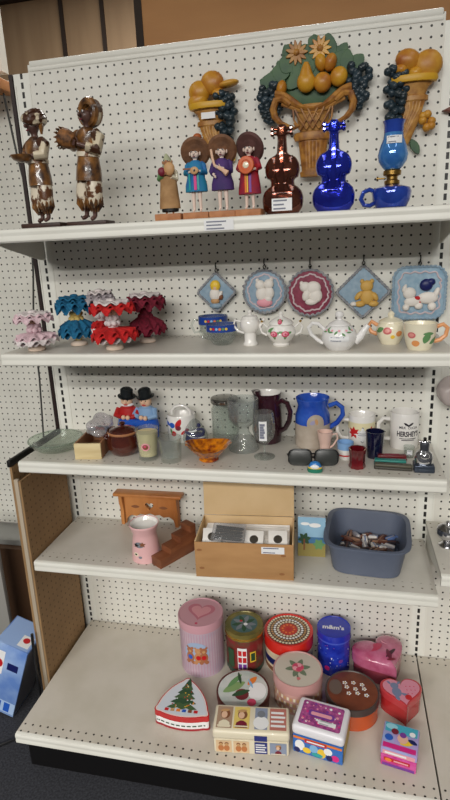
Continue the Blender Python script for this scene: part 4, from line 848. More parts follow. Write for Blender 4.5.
MB().loft([(.02, .022, .015), (.035, .024, .017), (.05, .021, .015), (.058, .012, .01)], 'chrome', 28, pw=.8).ell((0, -.012, .044), (.013, .008, .011), 'chrome').build('body', t)
MB().loft([(.058, .011, .01), (.075, .012, .011), (.078, .009, .009)], mat('grey metal', (92, 94, 100), .3, .7), 20).box((.03, .01, .005), (0, 0, .08), 'chrome', bev=.002).tube([(0, 0, .08), (0, 0, .092)], .004, 'wire', 8).build('top', t)
t = thing('trinket_cup', 'tiny clear glass cup with white tag beside the lettered mug', 'cup', (1.143, -.148, Z3))
MB().lathe([(0, 0), (.013, 0), (.0135, .004), (.0155, .032), (.0145, .032), (.012, .006), (0, .005)], cglass, 24).build('body', t); b = MB(); sticker(b, cyl(.0158, .018, e=.001), .014, .014, 2); b.build('paper_tag', t)

# ------------------------------------------------------------------ shelf four
Z4 = ZS[3]
t = thing('heart_wall_shelf', 'small orange wooden wall shelf with heart cut-out', 'wall shelf', (.296, -.004, Z4), 0)
ow = M['orangewood']
arch = [(-.108, .0), (-.108, .112), (.108, .112), (.108, .0), (.092, .0), (.086, .022), (.07, .034), (.05, .03), (.036, .04), (.018, .036), (0, .044), (-.018, .036), (-.036, .04), (-.05, .03), (-.07, .034), (-.086, .022), (-.092, .0)]
b = bmesh.new()                                     # back board with a real heart hole
ov = [b.verts.new((x, 0, z)) for x, z in arch]; hv = [b.verts.new((x, 0, z)) for x, z in heart(.0165, 26, 0, .07)]
ed = [b.edges.new((l[i], l[(i+1) % len(l)])) for l in (ov, hv) for i in range(len(l))]
bmesh.ops.triangle_fill(b, use_beauty=True, use_dissolve=False, edges=ed)
r = bmesh.ops.extrude_face_region(b, geom=b.faces[:]); bmesh.ops.translate(b, vec=(0, -.012, 0), verts=[e for e in r['geom'] if isinstance(e, bmesh.types.BMVert)]); bmesh.ops.recalc_face_normals(b, faces=b.faces)
MB().bm(b, ow, T((0, -.012, 0))).build('back_board', t)
MB().box((.25, .044, .012), (0, -.025, .1185), ow, bev=.004).build('top_board', t)
for s in (-1, 1): MB().prism([(-.0245, 0), (-.0245, .112), (-.044, .112), (-.042, .086), (-.036, .07), (-.034, .05), (-.036, .03), (-.034, 0)], .014, ow, T((s*.1, 0, 0), (0, 0, 90)) @ T(s=(1, 1, 1)), bev=.003).build('side_bracket', t)
for s in (-1, 1): MB().patch(front(-.0245, 0), petal(s*.052-.016, .068, .032, .006, 0), 'brownp').build('painted_sprig', t)
t = thing('oil_burner', 'pink ceramic burner pot with white flared bowl and dark print', 'burner', (.353, -.226, Z4))
pkc = mat('pink ceramic', (228, 180, 180), .3, coat=.3)
bp = [(.046, 0), (.046, .004), (.044, .03), (.040, .065), (.037, .085), (.038, .092), (.045, .112), (.047, .118)]
b = MB().lathe([(0, .0)]+bp, pkc, 40, cap=False); f = surf(bp)
b.patch(f, circ(-.004, .062, .012, ry=.009), 'grey').patch(up(f, .0004), star(.004, .064, .009, 5, .5), 'brownp').patch(up(f, .0004), star(-.012, .06, .008, 5, .5), 'black').patch(f, circ(-.012, .03, .006), 'cream').patch(up(f, .0004), circ(-.012, .03, .003), 'black').patch(f, circ(-.002, .022, .004), 'grey'); b.build('body', t)
MB().lathe([(.047, .118), (.045, .119), (.04, .108), (.02, .1), (0, .099)], 'porcelain', 36, cap=False).lathe([(.0473, .1165), (.046, .1215), (.0435, .1195)], pkc, 36, cap=False).build('bowl', t)
t = thing('step_shelf', 'dark wooden stair-step display block beside the cardboard box', 'stand', (.424, -.291, Z4), 58)
dw = mat('red brown wood', (132, 80, 50), .45, c2=(104, 58, 36), scale=20, stretch=(.4, 1, 2))
st = [(0, 0), (.0, .03), (.042, .03), (.042, .05), (.084, .05), (.084, .07), (.126, .07), (.126, .092), (.15, .092), (.15, 0)]
MB().prism(st, .046, dw, T((0, .024, 0)), bev=.0015).build('body', t)
t = thing('cardboard_box', 'open brown cardboard box with raised flap and white sticker', 'box', (.677, -.218, Z4), 4)
cb = mat('corrugated cardboard', (184, 140, 92), .75, c2=(172, 128, 82), scale=8, stretch=(1, 1, 4)); cbi = mat('cardboard inside', (214, 184, 140), .75, c2=(204, 172, 126), scale=8)
b = MB().box((.288, .004, .115), (0, -.08, .0575), cb, bev=.001); sticker(b, front(-.082, .1), .066, .022, 2, .085, -.004, 'ink')
for x, z in ((-.125, .03), (.11, .02), (.115, .08), (-.13, .09)): b.patch(front(-.082), circ(x, z, .008, 8, .004), mat('torn cardboard', (150, 102, 62), .8))
b.build('front_wall', t)
MB().box((.288, .004, .118), (0, .08, .059), cbi, bev=.001).build('back_wall', t)
for s in (-1, 1): MB().box((.004, .155, .117), (s*.142, 0, .0585), cbi, bev=.001).build('side_wall', t)
MB().box((.28, .155, .004), (0, 0, .002), cbi).build('bottom', t)
MB().box((.286, .0035, .108), (0, 0, .054), cbi, T((0, .083, .1185), (-7, 0, 0)), bev=.001).build('lid_flap', t)
rr = MB()
coin = mat('worn coin', (96, 90, 82), .35, .8); flip = mat('white card coin holder', (232, 228, 222), .5)
base = Mx.Translation((.677, -.218, Z4)) @ Mx.Rotation(math.radians(4), 4, 'Z')
def placed(o, l, rot):
    o.matrix_world = base @ T(l, rot); return o
def coin_card(label, l, rot):
    t = thing('coin_holder', label, 'coin holder', group='coin cards in the cardboard box'); placed(t, l, rot)
    MB().box((.055, .055, .0016), (0, 0, .0008), flip, bev=.0004).build('card', t); MB().lathe([(0, 0), (.0125, 0), (.0128, .0005), (.0125, .0014), (.011, .0016), (.0, .0013)], coin, 26, T((0, 0, .0012))).build('coin', t)
for i in range(11):
    o = MB().box((.26, .0022, .09), (0, 0, 0), flip, bev=.0006).build('coin_sleeve'); placed(o, (0, -.064+.0125*i, .052), (-6, 0, 0)); tag(o, 'white sleeve filed on edge inside the cardboard box', 'sleeve', 'white sleeves inside the cardboard box')
coin_card('white card holding a dark coin, middle of the box front', (.028, -.047, .109), (36, 0, -2))
coin_card('white card holding a dark coin, right end of the box', (.098, -.043, .1095), (36, 0, 3))
coin_card('white card with coin hidden behind the black packet, left in the box', (-.098, -.04, .1095), (36, 0, 4))
t = thing('packet', 'clear packet of black pens lying in the cardboard box', 'packet'); placed(t, (-.045, -.042, .118), (26, 0, -4))
MB().box((.1, .06, .015), (0, 0, .0125), glassmat('clear sleeve film', (240, 240, 242), 1.5, .6, 80, .12), bev=.004).build('clear_sleeve', t)
for i in range(4): MB().tube([(-.04, -.018+.012*i, .0125), (.036, -.022+.012*i, .0125), (.043, -.022+.012*i, .0125)], [.0048, .0048, .002], 'blackplastic', 8).build('pen', t)
t = thing('picture_book', 'small blue picture booklet with palm beach cover behind the dish tub', 'book', (.8695, -.150, Z4+.002), rot=(-10, 0, 2))
b = MB().box((.084, .022, .125), (0, 0, .0625), 'white', bev=.001); f = front(-.011)
b.patch(f, rect(-.042, 0, .042, .125), mat('cover sky', (146, 186, 212), .4), 1).patch(up(f, .0004), rect(-.042, .042, .042, .062), mat('cover sea', (70, 118, 160), .4), 1).patch(up(f, .0004), rect(-.042, .0, .042, .042), mat('cover sand', (150, 136, 74), .4), 1)
for i in range(6): b.patch(up(f, .0008), petal(-.022, .056, .02, .006, 60*i+10), 'dkgreen').patch(up(f, .0008), petal(.022, .04, .018, .006, 60*i), 'green')
b.patch(up(f, .0009), rect(-.025, .02, -.02, .056), 'brownp').patch(up(f, .0008), circ(.01, .1, .018, ry=.007), 'white').patch(up(f, .0008), circ(-.02, .104, .014, ry=.005), 'white'); b.build('cover', t)
t = thing('dish_tub', 'slate blue plastic dish tub half filled with small wrapped pieces', 'tub', (1.036, -.138, Z4), -4)
tubm = mat('slate blue plastic', (98, 106, 124), .45, c2=(92, 100, 118), scale=10)
secs = [(0, .096, .1), (.003, .1, .104), (.05, .108, .112), (.092, .114, .12), (.095, .126, .128), (.099, .126, .128), (.099, .112, .118), (.092, .11, .116), (.05, .104, .108), (.007, .095, .099)]
MB().loft(secs, tubm, 56, pw=.42).build('body', t)
foil = [mat('foil silver', (190, 188, 196), .3, .6), mat('wrap brown', (96, 56, 44), .4), mat('wrap white', (218, 212, 206), .4), mat('wrap tan', (146, 110, 88), .4), mat('wrap blue', (96, 120, 170), .4), mat('wrap dark', (50, 44, 50), .4)]
tb = Mx.Translation((1.036, -.138, Z4)) @ Mx.Rotation(math.radians(-4), 4, 'Z')
rnd = random.Random(21); proto = {}
names = ['silver', 'brown', 'white', 'tan', 'blue', 'dark']
k = 0
for lay in range(2):
    for i in range(6):
        for j in range(6):
            q = rnd.randrange(6); ang = rnd.uniform(0, 180)
            if q not in proto:
                o = thing('wrapped_piece', 'x', 'wrapped piece'); MB().box((.03, .016, .011), (0, 0, 0), foil[q], bev=.003).box((.031, .007, .0114), (0, 0, 0), foil[(q+2) % 6], bev=.002).build('wrapper', o)
                MB().prism([(-.007, -.006), (0, -.002), (.007, -.006), (.007, .006), (0, .002), (-.007, .006)], .003, foil[q], T((.0185, 0, 0), (90, 0, 0))).build('twist', o); proto[q] = o
            else:
                o = proto[q].copy(); C.objects.link(o)
                for c in proto[q].children: d = c.copy(); C.objects.link(d); d.parent = o
            o.matrix_world = tb @ T((-.062+.025*i+rnd.uniform(-.004, .004)+.012*(lay % 2)-.006, -.066+.027*j+rnd.uniform(-.004, .004), .017+.0165*lay+rnd.uniform(0, .003)), (rnd.uniform(-14, 14), rnd.uniform(-14, 14), ang))
            tag(o, f'small {names[q]} wrapped piece in the heap inside the blue-grey tub', 'wrapped piece', f'{names[q]} wrapped pieces in the tub'); k += 1
t = thing('silver_bell', 'shiny silver round piece on the neighbouring shelf, right edge', 'ornament', (1.263, -.15, .69))
MB().lathe([(0, 0), (.022, 0), (.024, .004), (.012, .012), (.014, .02), (.028, .032), (.033, .045), (.03, .058), (.018, .068), (.006, .071), (.008, .078), (0, .082)], 'chrome', 36).build('body', t)
t = thing('hanging_bag', 'grey translucent plastic bag hanging at the right edge, below shelf two', 'bag', (1.287, -.042, 1.128))
crumple((.058, .03, .05), 9, mat('grey plastic bag', (176, 164, 160), .25, bump=.6, bscale=50)).build('bag_body', t); MB().tube([(0, .04, .07), (0, .0, .07), (0, -.005, .06), (0, 0, .045)], .002, 'wire', 6).build('hook', t)

# ------------------------------------------------------------------ base deck: tins
def tin(name, label, x, y, r, h, hl, side_m, lid_m, rz=0, rim_m=None, seg=56, inset=True):
    t = thing(name, label, 'tin', (x, y, ZB), rz, 'decorative tins on the base deck')
    bb = MB().lathe([(0, 0), (r*.965, 0), (r*.975, .002), (r*.965, .005), (r*.965, h-hl-.0004), (0, h-hl-.0004)], side_m, seg)
    rm = rim_m or lid_m
    lb = MB().lathe([(r*.965, h-hl), (r, h-hl), (r, h-.004), (r*.985, h), (r*.95, h), (r*.93, h-.002)], rm, seg, cap=False).lathe([(r*.93, h-.002), (0, h-.002)], lid_m, seg, cap=False)
    return t, bb, lb
t, b, l = tin('round_tin', 'tall pink tin with heart on the lid and teddy bear picture', .496, -.150, .077, .205, .03, mat('pale mauve tin', (200, 176, 186), .35, c2=(184, 164, 180), scale=20), mat('pink lid', (202, 152, 162), .35))
f = cyl(.0745, 0); bear = mat('bear brown', (170, 108, 74), .5); vw_ = mat('picture blue', (160, 178, 206), .5)
for i in range(22): b.patch(f, rect(-.105+.0098*i, .006, -.1022+.0098*i, .17), mat('mauve stripe', (190, 152, 170), .4) if i == 0 else bpy.data.materials['mauve stripe'], 2)
b.patch(up(f, .0005), circ(.0, .098, .043, 26, .042), vw_, 4)
for cx, c in ((-.022, bear), (.006, mat('bear tan', (196, 140, 96), .5)), (.024, bear)):
    b.patch(up(f, .001), circ(cx, .082, .014, ry=.02), c).patch(up(f, .0014), circ(cx, .108, .0115), c)
    for s in (-1, 1): b.patch(up(f, .0014), circ(cx+s*.009, .119, .0045, 10), c)
    b.patch(up(f, .0018), circ(cx, .082, .008, ry=.009), ('red', 'pink', 'blue')[int(cx*1000) % 3]).patch(up(f, .0018), circ(cx, .105, .005), 'tan')
    for s in (-1, 1): b.patch(up(f, .0012), circ(cx+s*.009, .062, .007), c)
b.build('body', t); l.patch(flat(.2032), heart(.05, 40, 0, 0), mat('rose lid print', (196, 118, 134), .4), 4).patch(flat(.2038), heart(.036, 40, 0, 0), mat('light rose print', (218, 152, 160), .4), 4)
l.patch(flat(.2032), circ(-.0, -.058, .005), 'rose'); l.build('lid', t)
t, b, l = tin('octagonal_tin', 'green and red tin with window picture and holly lid', .641, -.128, .066, .16, .026, mat('red green tin', (132, 44, 44), .3, c2=(60, 76, 52), scale=34, thr=.58), mat('olive gold lid', (134, 120, 62), .3, .3, c2=(106, 100, 54), scale=26), seg=16)
f = cyl(.064, 0)
b.lathe([(.0645, .003), (.0645, .02)], mat('dark green base', (52, 78, 66), .35), 16, cap=False)
b.patch(up(f, .003), rect(-.012, .025, .018, .112), 'white', 2)
for i in range(3):
    for j in range(2): b.patch(up(f, .0034), rect(-.010+.0145*j, .078-.026*i+.004, .0015+.0145*j, .098-.026*i+.004), 'red' if i < 2 else 'purple', 1)
b.patch(up(f, .003), rect(.028, .055, .048, .095), 'yellow', 2).patch(up(f, .0034), rect(.031, .06, .045, .09), 'dkgreen', 2).patch(up(f, .003), rect(-.05, .03, -.025, .1), 'dkgreen', 2)
b.build('body', t)
l.lathe([(.0662, .137), (.0672, .141), (.0662, .145)], 'gold', 16, cap=False).patch(flat(.158), circ(0, 0, .046, 20), mat('slate holly', (70, 100, 100), .4), 3)
for i in range(9): l.patch(flat(.1586), petal(0, 0, .042, .008, 40*i), 'dkgreen' if i % 2 else 'grey')
l.patch(flat(.1592), circ(.006, -.004, .007), 'white').patch(flat(.1592), circ(-.012, .01, .005), 'red'); l.build('lid', t)
t, b, l = tin('round_tin', 'bright red tin with beaded mosaic pattern on the lid', .788, -.092, .084, .125, .042, mat('cream tin side', (218, 200, 170), .35), mat('red lid', (206, 40, 30), .25, coat=.4))
f = cyl(.081, 0); b.lathe([(.0815, .03), (.0815, .055)], 'navy', 48, cap=False).lathe([(.0815, .004), (.0815, .02)], 'brownp', 48, cap=False); b.build('body', t)
F = .123
l.patch(flat(F), circ(0, 0, .073, 48), mat('dark lid print', (84, 62, 48), .4), 3).patch(flat(F+.0004), circ(0, 0, .042, 40), mat('brown print disc', (120, 76, 48), .4), 3).patch(flat(F+.0008), circ(0, 0, .03, 36), mat('rust red print', (196, 58, 44), .4), 3)
for R_, n, s, c in ((.068, 40, .0044, 'cream'), (.057, 34, .0042, 'tan'), (.047, 28, .0046, 'white'), (.036, 20, .0045, 'cream'), (.02, 10, .004, 'orange')):
    for i in range(n): l.patch(flat(F+.0012), circ(R_*cos(2*PI*i/n), R_*sin(2*PI*i/n), s, 8), c, 1)
l.patch(flat(F+.0012), star(0, 0, .013, 8), 'red'); l.build('lid', t)
t, b, l = tin('round_tin', 'squat dusty pink tin with a rose painted on its pale lid', .832, -.247, .078, .108, .034, mat('pink check tin', (206, 160, 150), .4, c2=(186, 140, 132), scale=30), mat('ivory lid', (200, 190, 176), .35), rim_m=mat('dusty pink rim', (194, 146, 142), .35))
f = cyl(.0755, 0)
for i in range(24):
    for j in range(3): b.patch(f, rect(-.12+.0102*i, .01+.02*j, -.1135+.0102*i, .022+.02*j, 1), 'cream' if (i+j) % 2 else 'tan', 1)
b.build('body', t)
for i in range(6): l.patch(flat(.106), petal(.0, .004, .04, .009, 60*i+15), mat('sage leaf', (110, 124, 100), .5) if i == 0 else bpy.data.materials['sage leaf'])
l.patch(flat(.1066), circ(0, .006, .019), mat('rose print', (206, 116, 116), .5))
for i in range(5): l.patch(flat(.1072), circ(.01*cos(i*1.257), .006+.01*sin(i*1.257), .008), 'pink' if i % 2 else 'rose')
l.patch(flat(.1066), petal(0, -.02, .03, .003, -80), bpy.data.materials['sage leaf']).patch(flat(.1066), circ(.006, -.04, .006), bpy.data.materials['rose print']); l.build('lid', t)
t, b, l = tin('candy_tin', 'tall royal blue candy tin with white lettering on the lid', .940, -.092, .056, .155, .03, mat('royal blue tin', (28, 44, 160), .2, c2=(44, 66, 190), scale=50, coat=.5), mat('royal blue lid', (34, 52, 176), .2, coat=.5))
f = cyl(.0545, 0); rn = random.Random(2)
for i in range(30): b.patch(f, circ(rn.uniform(-.07, .07), rn.uniform(.01, .12), rn.uniform(.001, .0025), 6), ('sky', 'white', 'purple')[i % 3], 1)
b.patch(f, circ(-.02, .03, .009), 'magenta').patch(f, circ(.025, .06, .007), 'purple'); b.build('body', t)
l.text("m&m's", .026, lambda u, v: V((u-.002, v-.004, .1536)), 'white', bold=.04); l.lathe([(.0563, .126), (.0572, .129), (.0563, .132)], mat('blue lid rim', (70, 90, 200), .2), 48, cap=False); l.build('lid', t)
def slab(out, z0, z1, m_, b=None):
    b = b or MB(); n = len(out); vs = [(u, v, z0) for u, v in out]+[(u, v, z1) for u, v in out]
    return b.add(vs, [[i, (i+1) % n, n+(i+1) % n, n+i] for i in range(n)]+[list(range(n))[::-1], [n+i for i in range(n)]], m_)
def heart_tin(label, x, y, rz, s, h, hl, bm_, lm_):
    t = thing('heart_tin', label, 'tin', (x, y, ZB), rz, 'decorative tins on the base deck')
    lay = T(rot=(-90, 0, 0))
    return t, slab(heart(s*.96, 56), 0, h-hl, bm_), lay
def hlid(s, h, hl, m_, dome=0.):
    b = MB(); o = heart(s, 56); n = len(o); rings = [(1., h-hl+.0004), (1., h-.006), (.985, h-.002), (.95, h), (.93, h+dome*.1), (.75, h+dome*.55), (.5, h+dome*.85), (.25, h+dome)]
    vs = [(u*k, v*k, z) for k, z in rings for u, v in o]+[(0, 0, h+dome)]
    fs = [[j*n+i, j*n+(i+1) % n, (j+1)*n+(i+1) % n, (j+1)*n+i] for j in range(len(rings)-1) for i in range(n)]+[[(len(rings)-1)*n+i, (len(rings)-1)*n+(i+1) % n, len(vs)-1] for i in range(n)]+[list(range(n))[::-1]]
    return b.add(vs, fs, m_)
pklid = mat('glossy pink lid', (172, 70, 104), .2, c2=(196, 110, 142), scale=22, coat=.6)
t, b, _ = heart_tin('large glossy pink heart-shaped box with a dark ribbon print', 1.098, -.108, 28, .092, .085, .036, mat('dark rose side', (150, 62, 78), .25, coat=.4), None)
b.build('body', t)
l = hlid(.0935, .085, .036, pklid, .016)
f = lambda u, v: V((u, v, .0866+.0165*max(0, 1-(math.hypot(u, v)/.088)**1.7)))
l.patch(f, petal(-.05, .01, .06, .016, 10), mat('hot pink print', (186, 44, 84), .3)).patch(f, petal(-.01, -.035, .055, .006, 25), mat('dark ribbon print', (64, 26, 40), .3)).patch(f, petal(.0, -.05, .045, .008, 75), mat('maroon ribbon print', (104, 30, 54), .3)).patch(f, petal(-.012, -.044, .03, .005, -10), 'maroon')
l.patch(f, circ(.03, .03, .016), mat('light pink print', (224, 140, 168), .3)); l.build('lid', t)
t, b, l = tin('round_tin', 'low round brown tin with orange sides and white flower lid', .999, -.272, .081, .076, .022, mat('glossy orange side', (196, 84, 36), .2, coat=.5), mat('brown wood lid', (120, 62, 40), .3, c2=(96, 50, 36), scale=20, coat=.3), rim_m=mat('dark grey rim', (72, 62, 58), .35))
b.build('body', t)
for i in range(9):
    cx, cy = (-.022+.026*(i % 3)+.006*(i//3), .026-.02*(i//3)+.004*(i % 2))
    for j in range(5): l.patch(flat(.074), circ(cx+.005*cos(j*1.257), cy+.005*sin(j*1.257), .0027, 6), 'white', 1)
    l.patch(flat(.0744), circ(cx, cy, .002, 6), 'yellow', 1)
l.patch(flat(.074), circ(-.05, .005, .02, ry=.03), mat('grey lid smudge', (104, 88, 78), .4)); l.build('lid', t)
t, b, _ = heart_tin('smaller red heart tin with a grey animal on its pink lid', 1.148, -.254, 8, .066, .075, .024, mat('red side tin', (178, 44, 46), .2, coat=.5), None)
b.build('body', t)
l = hlid(.067, .075, .024, mat('red rim tin', (190, 60, 66), .2, coat=.5))
l.patch(flat(.0752), heart(.058, 50), mat('pink heart print', (214, 140, 160), .35), 4)
ga = mat('grey blue print', (118, 128, 158), .4)
l.patch(flat(.0757), circ(-.02, .022, .012), ga).patch(flat(.0757), circ(-.018, -.002, .014, ry=.018), ga).patch(flat(.0757), petal(-.03, .028, .016, .004, 120), ga).patch(flat(.0757), petal(-.01, .028, .016, .004, 50), ga).patch(flat(.0757), petal(-.008, -.006, .03, .005, -25), ga).patch(flat(.0757), petal(-.024, -.014, .022, .006, -70), ga).patch(flat(.076), circ(.012, -.022, .01), 'red')
for i in range(8): l.patch(flat(.0757), circ(.014+.012*(i % 3), .02-.014*(i//3), .0022, 6), 'rose', 1)
l.build('lid', t)
# small purple hinged tin
t = thing('square_tin', 'small pink purple and turquoise picture tin at front right', 'tin', (1.128, -.408, ZB), -11, 'decorative tins on the base deck')
mgm = mat('magenta tin', (196, 44, 130), .25, c2=(214, 84, 160), scale=30, coat=.4)
b = MB().box((.094, .09, .04), (0, 0, .02), mgm, bev=.004); f = front(-.045)
b.patch(f, rect(-.042, .003, .042, .012), 'purple', 1).patch(f, rect(-.038, .02, .03, .032), 'red', 1).patch(up(f, .0004), circ(-.026, .025, .009, ry=.006), 'orange').patch(up(f, .0004), rect(-.012, .023, .026, .028), 'pink', 1); b.build('body', t)
l = MB().box((.096, .092, .022), (0, 0, .0514), mat('lilac lid tin', (176, 150, 206), .25, c2=(150, 176, 220), scale=24, coat=.4), bev=.004); f = flat(.0624)
l.patch(f, rect(-.043, .012, .043, .042), mat('turquoise print', (70, 168, 190), .35), 1).patch(f, rect(-.043, -.042, .043, -.026), 'magenta', 1).patch(up(f, .0003), circ(-.026, .03, .016, ry=.01), mat('light aqua', (150, 206, 220), .35)).patch(up(f, .0003), petal(.0, -.02, .04, .008, 20), 'yellow').patch(up(f, .0003), circ(.006, -.002, .014, ry=.016), mat('print peach', (230, 180, 160), .4)).patch(up(f, .0006), circ(.006, .01, .009), 'purple').patch(up(f, .0003), circ(-.016, .016, .01), 'maroon').patch(up(f, .0003), circ(-.03, -.008, .011), 'blue').patch(up(f, .0003), petal(.02, 0, .026, .007, -20), 'navy').patch(up(f, .0003), circ(.03, .02, .008), 'white')
g = front(-.046, .0514); l.patch(g, rect(-.042, -.008, .042, .006), 'pink', 1).patch(up(g, .0004), rect(-.036, -.004, .02, .002), 'white', 1); l.build('lid', t)
# triangular tree tin
def tri(s):
    P = [V((-.009, .113)), V((-.092, -.037)), V((.098, -.041))]; o = []
    for i in range(3):
        p, a, c = P[i], P[i-1], P[(i+1) % 3]; d1 = (a-p).normalized()*.026; d2 = (c-p).normalized()*.026
        for k in range(7):
            q = k/6; o.append((p+d1)*(1-q)**2+p*2*q*(1-q)+(p+d2)*q*q)
        nx, pn = c, (c-p)
        e0 = p+d2; e1 = c-(c-p).normalized()*.026
        out = V((pn.y, -pn.x)).normalized()
        cen = V((0, .01)); out = out if out.dot((p+c)/2-cen) > 0 else -out
        for k in range(1, 8): q = k/8; o.append(e0+(e1-e0)*q+out*(.012*4*q*(1-q)))
    return [(v.x*s, v.y*s) for v in o]
t = thing('triangular_tin', 'triangular white tin with Christmas tree lid and red band', 'tin', (.493, -.383, ZB), 2, 'decorative tins on the base deck')
b = slab(tri(.97), .006, .0305, 'white'); slab(tri(1.), 0, .006, mat('dark red rim', (160, 34, 44), .3), b)
o = tri(.972); idx = [i for i, p in enumerate(o) if p[1] < -.03 and abs(p[0]) < .078]; idx.sort(key=lambda i: o[i][0])
for a, c in zip(idx, idx[1:]):
    p, q = V(o[a]), V(o[c]); m1 = p+(q-p)*.1; m2 = p+(q-p)*.8
    b.add([(m1.x, m1.y-.0006, .014), (m2.x, m2.y-.0006, .014), (m2.x, m2.y-.0006, .0185), (m1.x, m1.y-.0006, .0185)], [[0, 1, 2, 3]], 'dkgreen')
b.build('body', t)
l = slab(tri(1.), .031, .050, mat('red band tin', (188, 34, 38), .25, coat=.4)); slab(tri(.955), .050, .0512, mat('white rim tin', (226, 208, 204), .3), l); l.patch(flat(.0513), tri(.9), mat('lid picture pale', (206, 212, 220), .4), 3, (0, .01))
f = flat(.0518)
for i, (y, w) in enumerate(((-.016, .047), (.004, .041), (.022, .034), (.04, .027), (.058, .019), (.074, .011))):
    l.patch(f, [(-w, y-.004), (-w*.6, y-.008), (-w*.3, y-.003), (0, y-.009), (w*.3, y-.003), (w*.6, y-.008), (w, y-.004), (w*.45, y+.014), (0, y+.026), (-w*.45, y+.014)], 'dkgreen' if i % 2 else mat('fir print', (66, 94, 58), .5))
rn = random.Random(8)
for i in range(26):
    y = rn.uniform(-.02, .07); w = .042*(1-(y+.02)/.11); l.patch(up(f, .0004), circ(rn.uniform(-w, w), y, .0022, 6), ('yellow', 'red', 'white', 'orange')[i % 4], 1)
for i, c in enumerate(('red', 'tan', 'orange', 'blue', 'brownp', 'red')): l.patch(f, rect(-.05+.018*i, -.034, -.038+.018*i, -.024, 1), c, 1)
l.build('lid', t)
t, b, l = tin('round_tin', 'flat round tin with green and white holiday picture on its lid', .664, -.298, .084, .05, .02, mat('dark tin side', (96, 44, 40), .35), mat('holiday picture', (206, 208, 204), .35, c2=(176, 190, 184), scale=18), rim_m=mat('brown tin rim', (86, 46, 42), .35))
b.build('body', t); f = flat(.0482)
l.patch(f, petal(-.06, -.02, .08, .016, 40), mat('pale green print', (130, 160, 104), .4)).patch(up(f, .0003), petal(-.05, .0, .07, .009, 60), 'green').patch(up(f, .0003), circ(.0, -.02, .022), mat('maroon disc', (112, 40, 48), .4)).patch(up(f, .0006), petal(-.03, -.03, .06, .01, 30), 'dkgreen').patch(f, petal(.012, .02, .045, .01, 60), 'orange').patch(f, circ(.045, .0, .028, ry=.036), 'white').patch(up(f, .0004), petal(.03, .01, .04, .004, 120), 'sky').patch(up(f, .0004), circ(.035, -.045, .014), 'rose').patch(up(f, .0006), petal(-.01, .02, .05, .005, 110), 'dkgreen'); l.build('lid', t)
# sewing tin
t = thing('rectangular_tin', 'long cream tin printed with eight little vintage pictures', 'tin', (.714, -.431, ZB), 6, 'decorative tins on the base deck')
ivory = mat('ivory tin', (228, 218, 192), .3, coat=.3)
b = MB().box((.214, .092, .05), (0, 0, .025), ivory, bev=.006); l = MB().box((.218, .096, .03), (0, 0, .0655), ivory, bev=.008, seg=3)
def picture(b, f, x0, y0, x1, y1, bg, kind):
    b.patch(f, rect(x0, y0, x1, y1, 2), bg, 2); g = up(f, .0004); cx, cy = (x0+x1)/2, (y0+y1)/2; s = (y1-y0)
    if kind == 'lady':
        b.patch(g, circ(cx+s*.02, cy+s*.14, s*.19, ry=s*.22), 'brownp').patch(g, [(cx-s*.24, y0+s*.03), (cx+s*.24, y0+s*.03), (cx+s*.2, y0+s*.26), (cx+s*.06, y0+s*.36), (cx-s*.06, y0+s*.36), (cx-s*.2, y0+s*.26)], 'cream' if x0 < -.06 else 'maroon')
        b.patch(up(f, .0007), circ(cx-s*.02, cy+s*.1, s*.12, ry=s*.16), 'skin').patch(up(f, .001), petal(cx-s*.2, cy+s*.28, s*.4, s*.07, 8), 'tan').patch(up(f, .001), rect(x0+.003, y0+s*.06, x1-.003, y0+s*.12, 1), 'cream', 1)
    if kind == 'two':
        for d in (-.2, .2): b.patch(g, circ(cx+s*d, cy-s*.14, s*.2, ry=s*.26), mat('dull orange', (190, 120, 70), .5)).patch(up(f, .0007), circ(cx+s*d, cy+s*.18, s*.12), 'tan').patch(up(f, .0006), circ(cx+s*d, cy+s*.24, s*.14), 'brownp')
    if kind == 'text':
        for i in range(4): b.patch(g, rect(x0+.003, y0+s*(.14+.2*i), x1-.003-.004*(i % 2), y0+s*(.24+.2*i), 1), 'white', 1)
    if kind == 'bust': b.patch(g, circ(cx, y0+s*.3, s*.3, ry=s*.3), 'white').patch(up(f, .0007), circ(cx, y0+s*.7, s*.16), 'grey')
f = flat(.0805); ly = mat('yellow picture', (226, 200, 110), .45); lb_ = mat('faded red picture', (186, 116, 104), .45); lo = mat('peach picture', (222, 190, 150), .45); lgr = mat('grey blue picture', (140, 150, 172), .45); lbr = mat('brown picture', (170, 140, 116), .45)
for (x0, x1), bg, kd in (((-.1, -.055), lbr, 'lady'), ((-.05, -.005), ly, 'lady'), ((.01, .046), lgr, 'bust'), ((.053, .1), lb_, 'text')): picture(l, f, x0, -.036, x1, .038, bg, kd)
g = front(-.0462, 0)
for (x0, x1), bg, kd in (((-.1, -.055), lo, 'two'), ((-.05, -.005), lo, 'two'), ((.01, .046), mat('navy picture', (44, 52, 122), .45), 'text'), ((.053, .1), lgr, 'lady')): picture(b, g, x0, .006, x1, .047, bg, kd)
l.patch(front(-.0485, .0), rect(.01, .053, .046, .072), bpy.data.materials['navy picture'], 1)
b.build('body', t); l.build('lid', t)
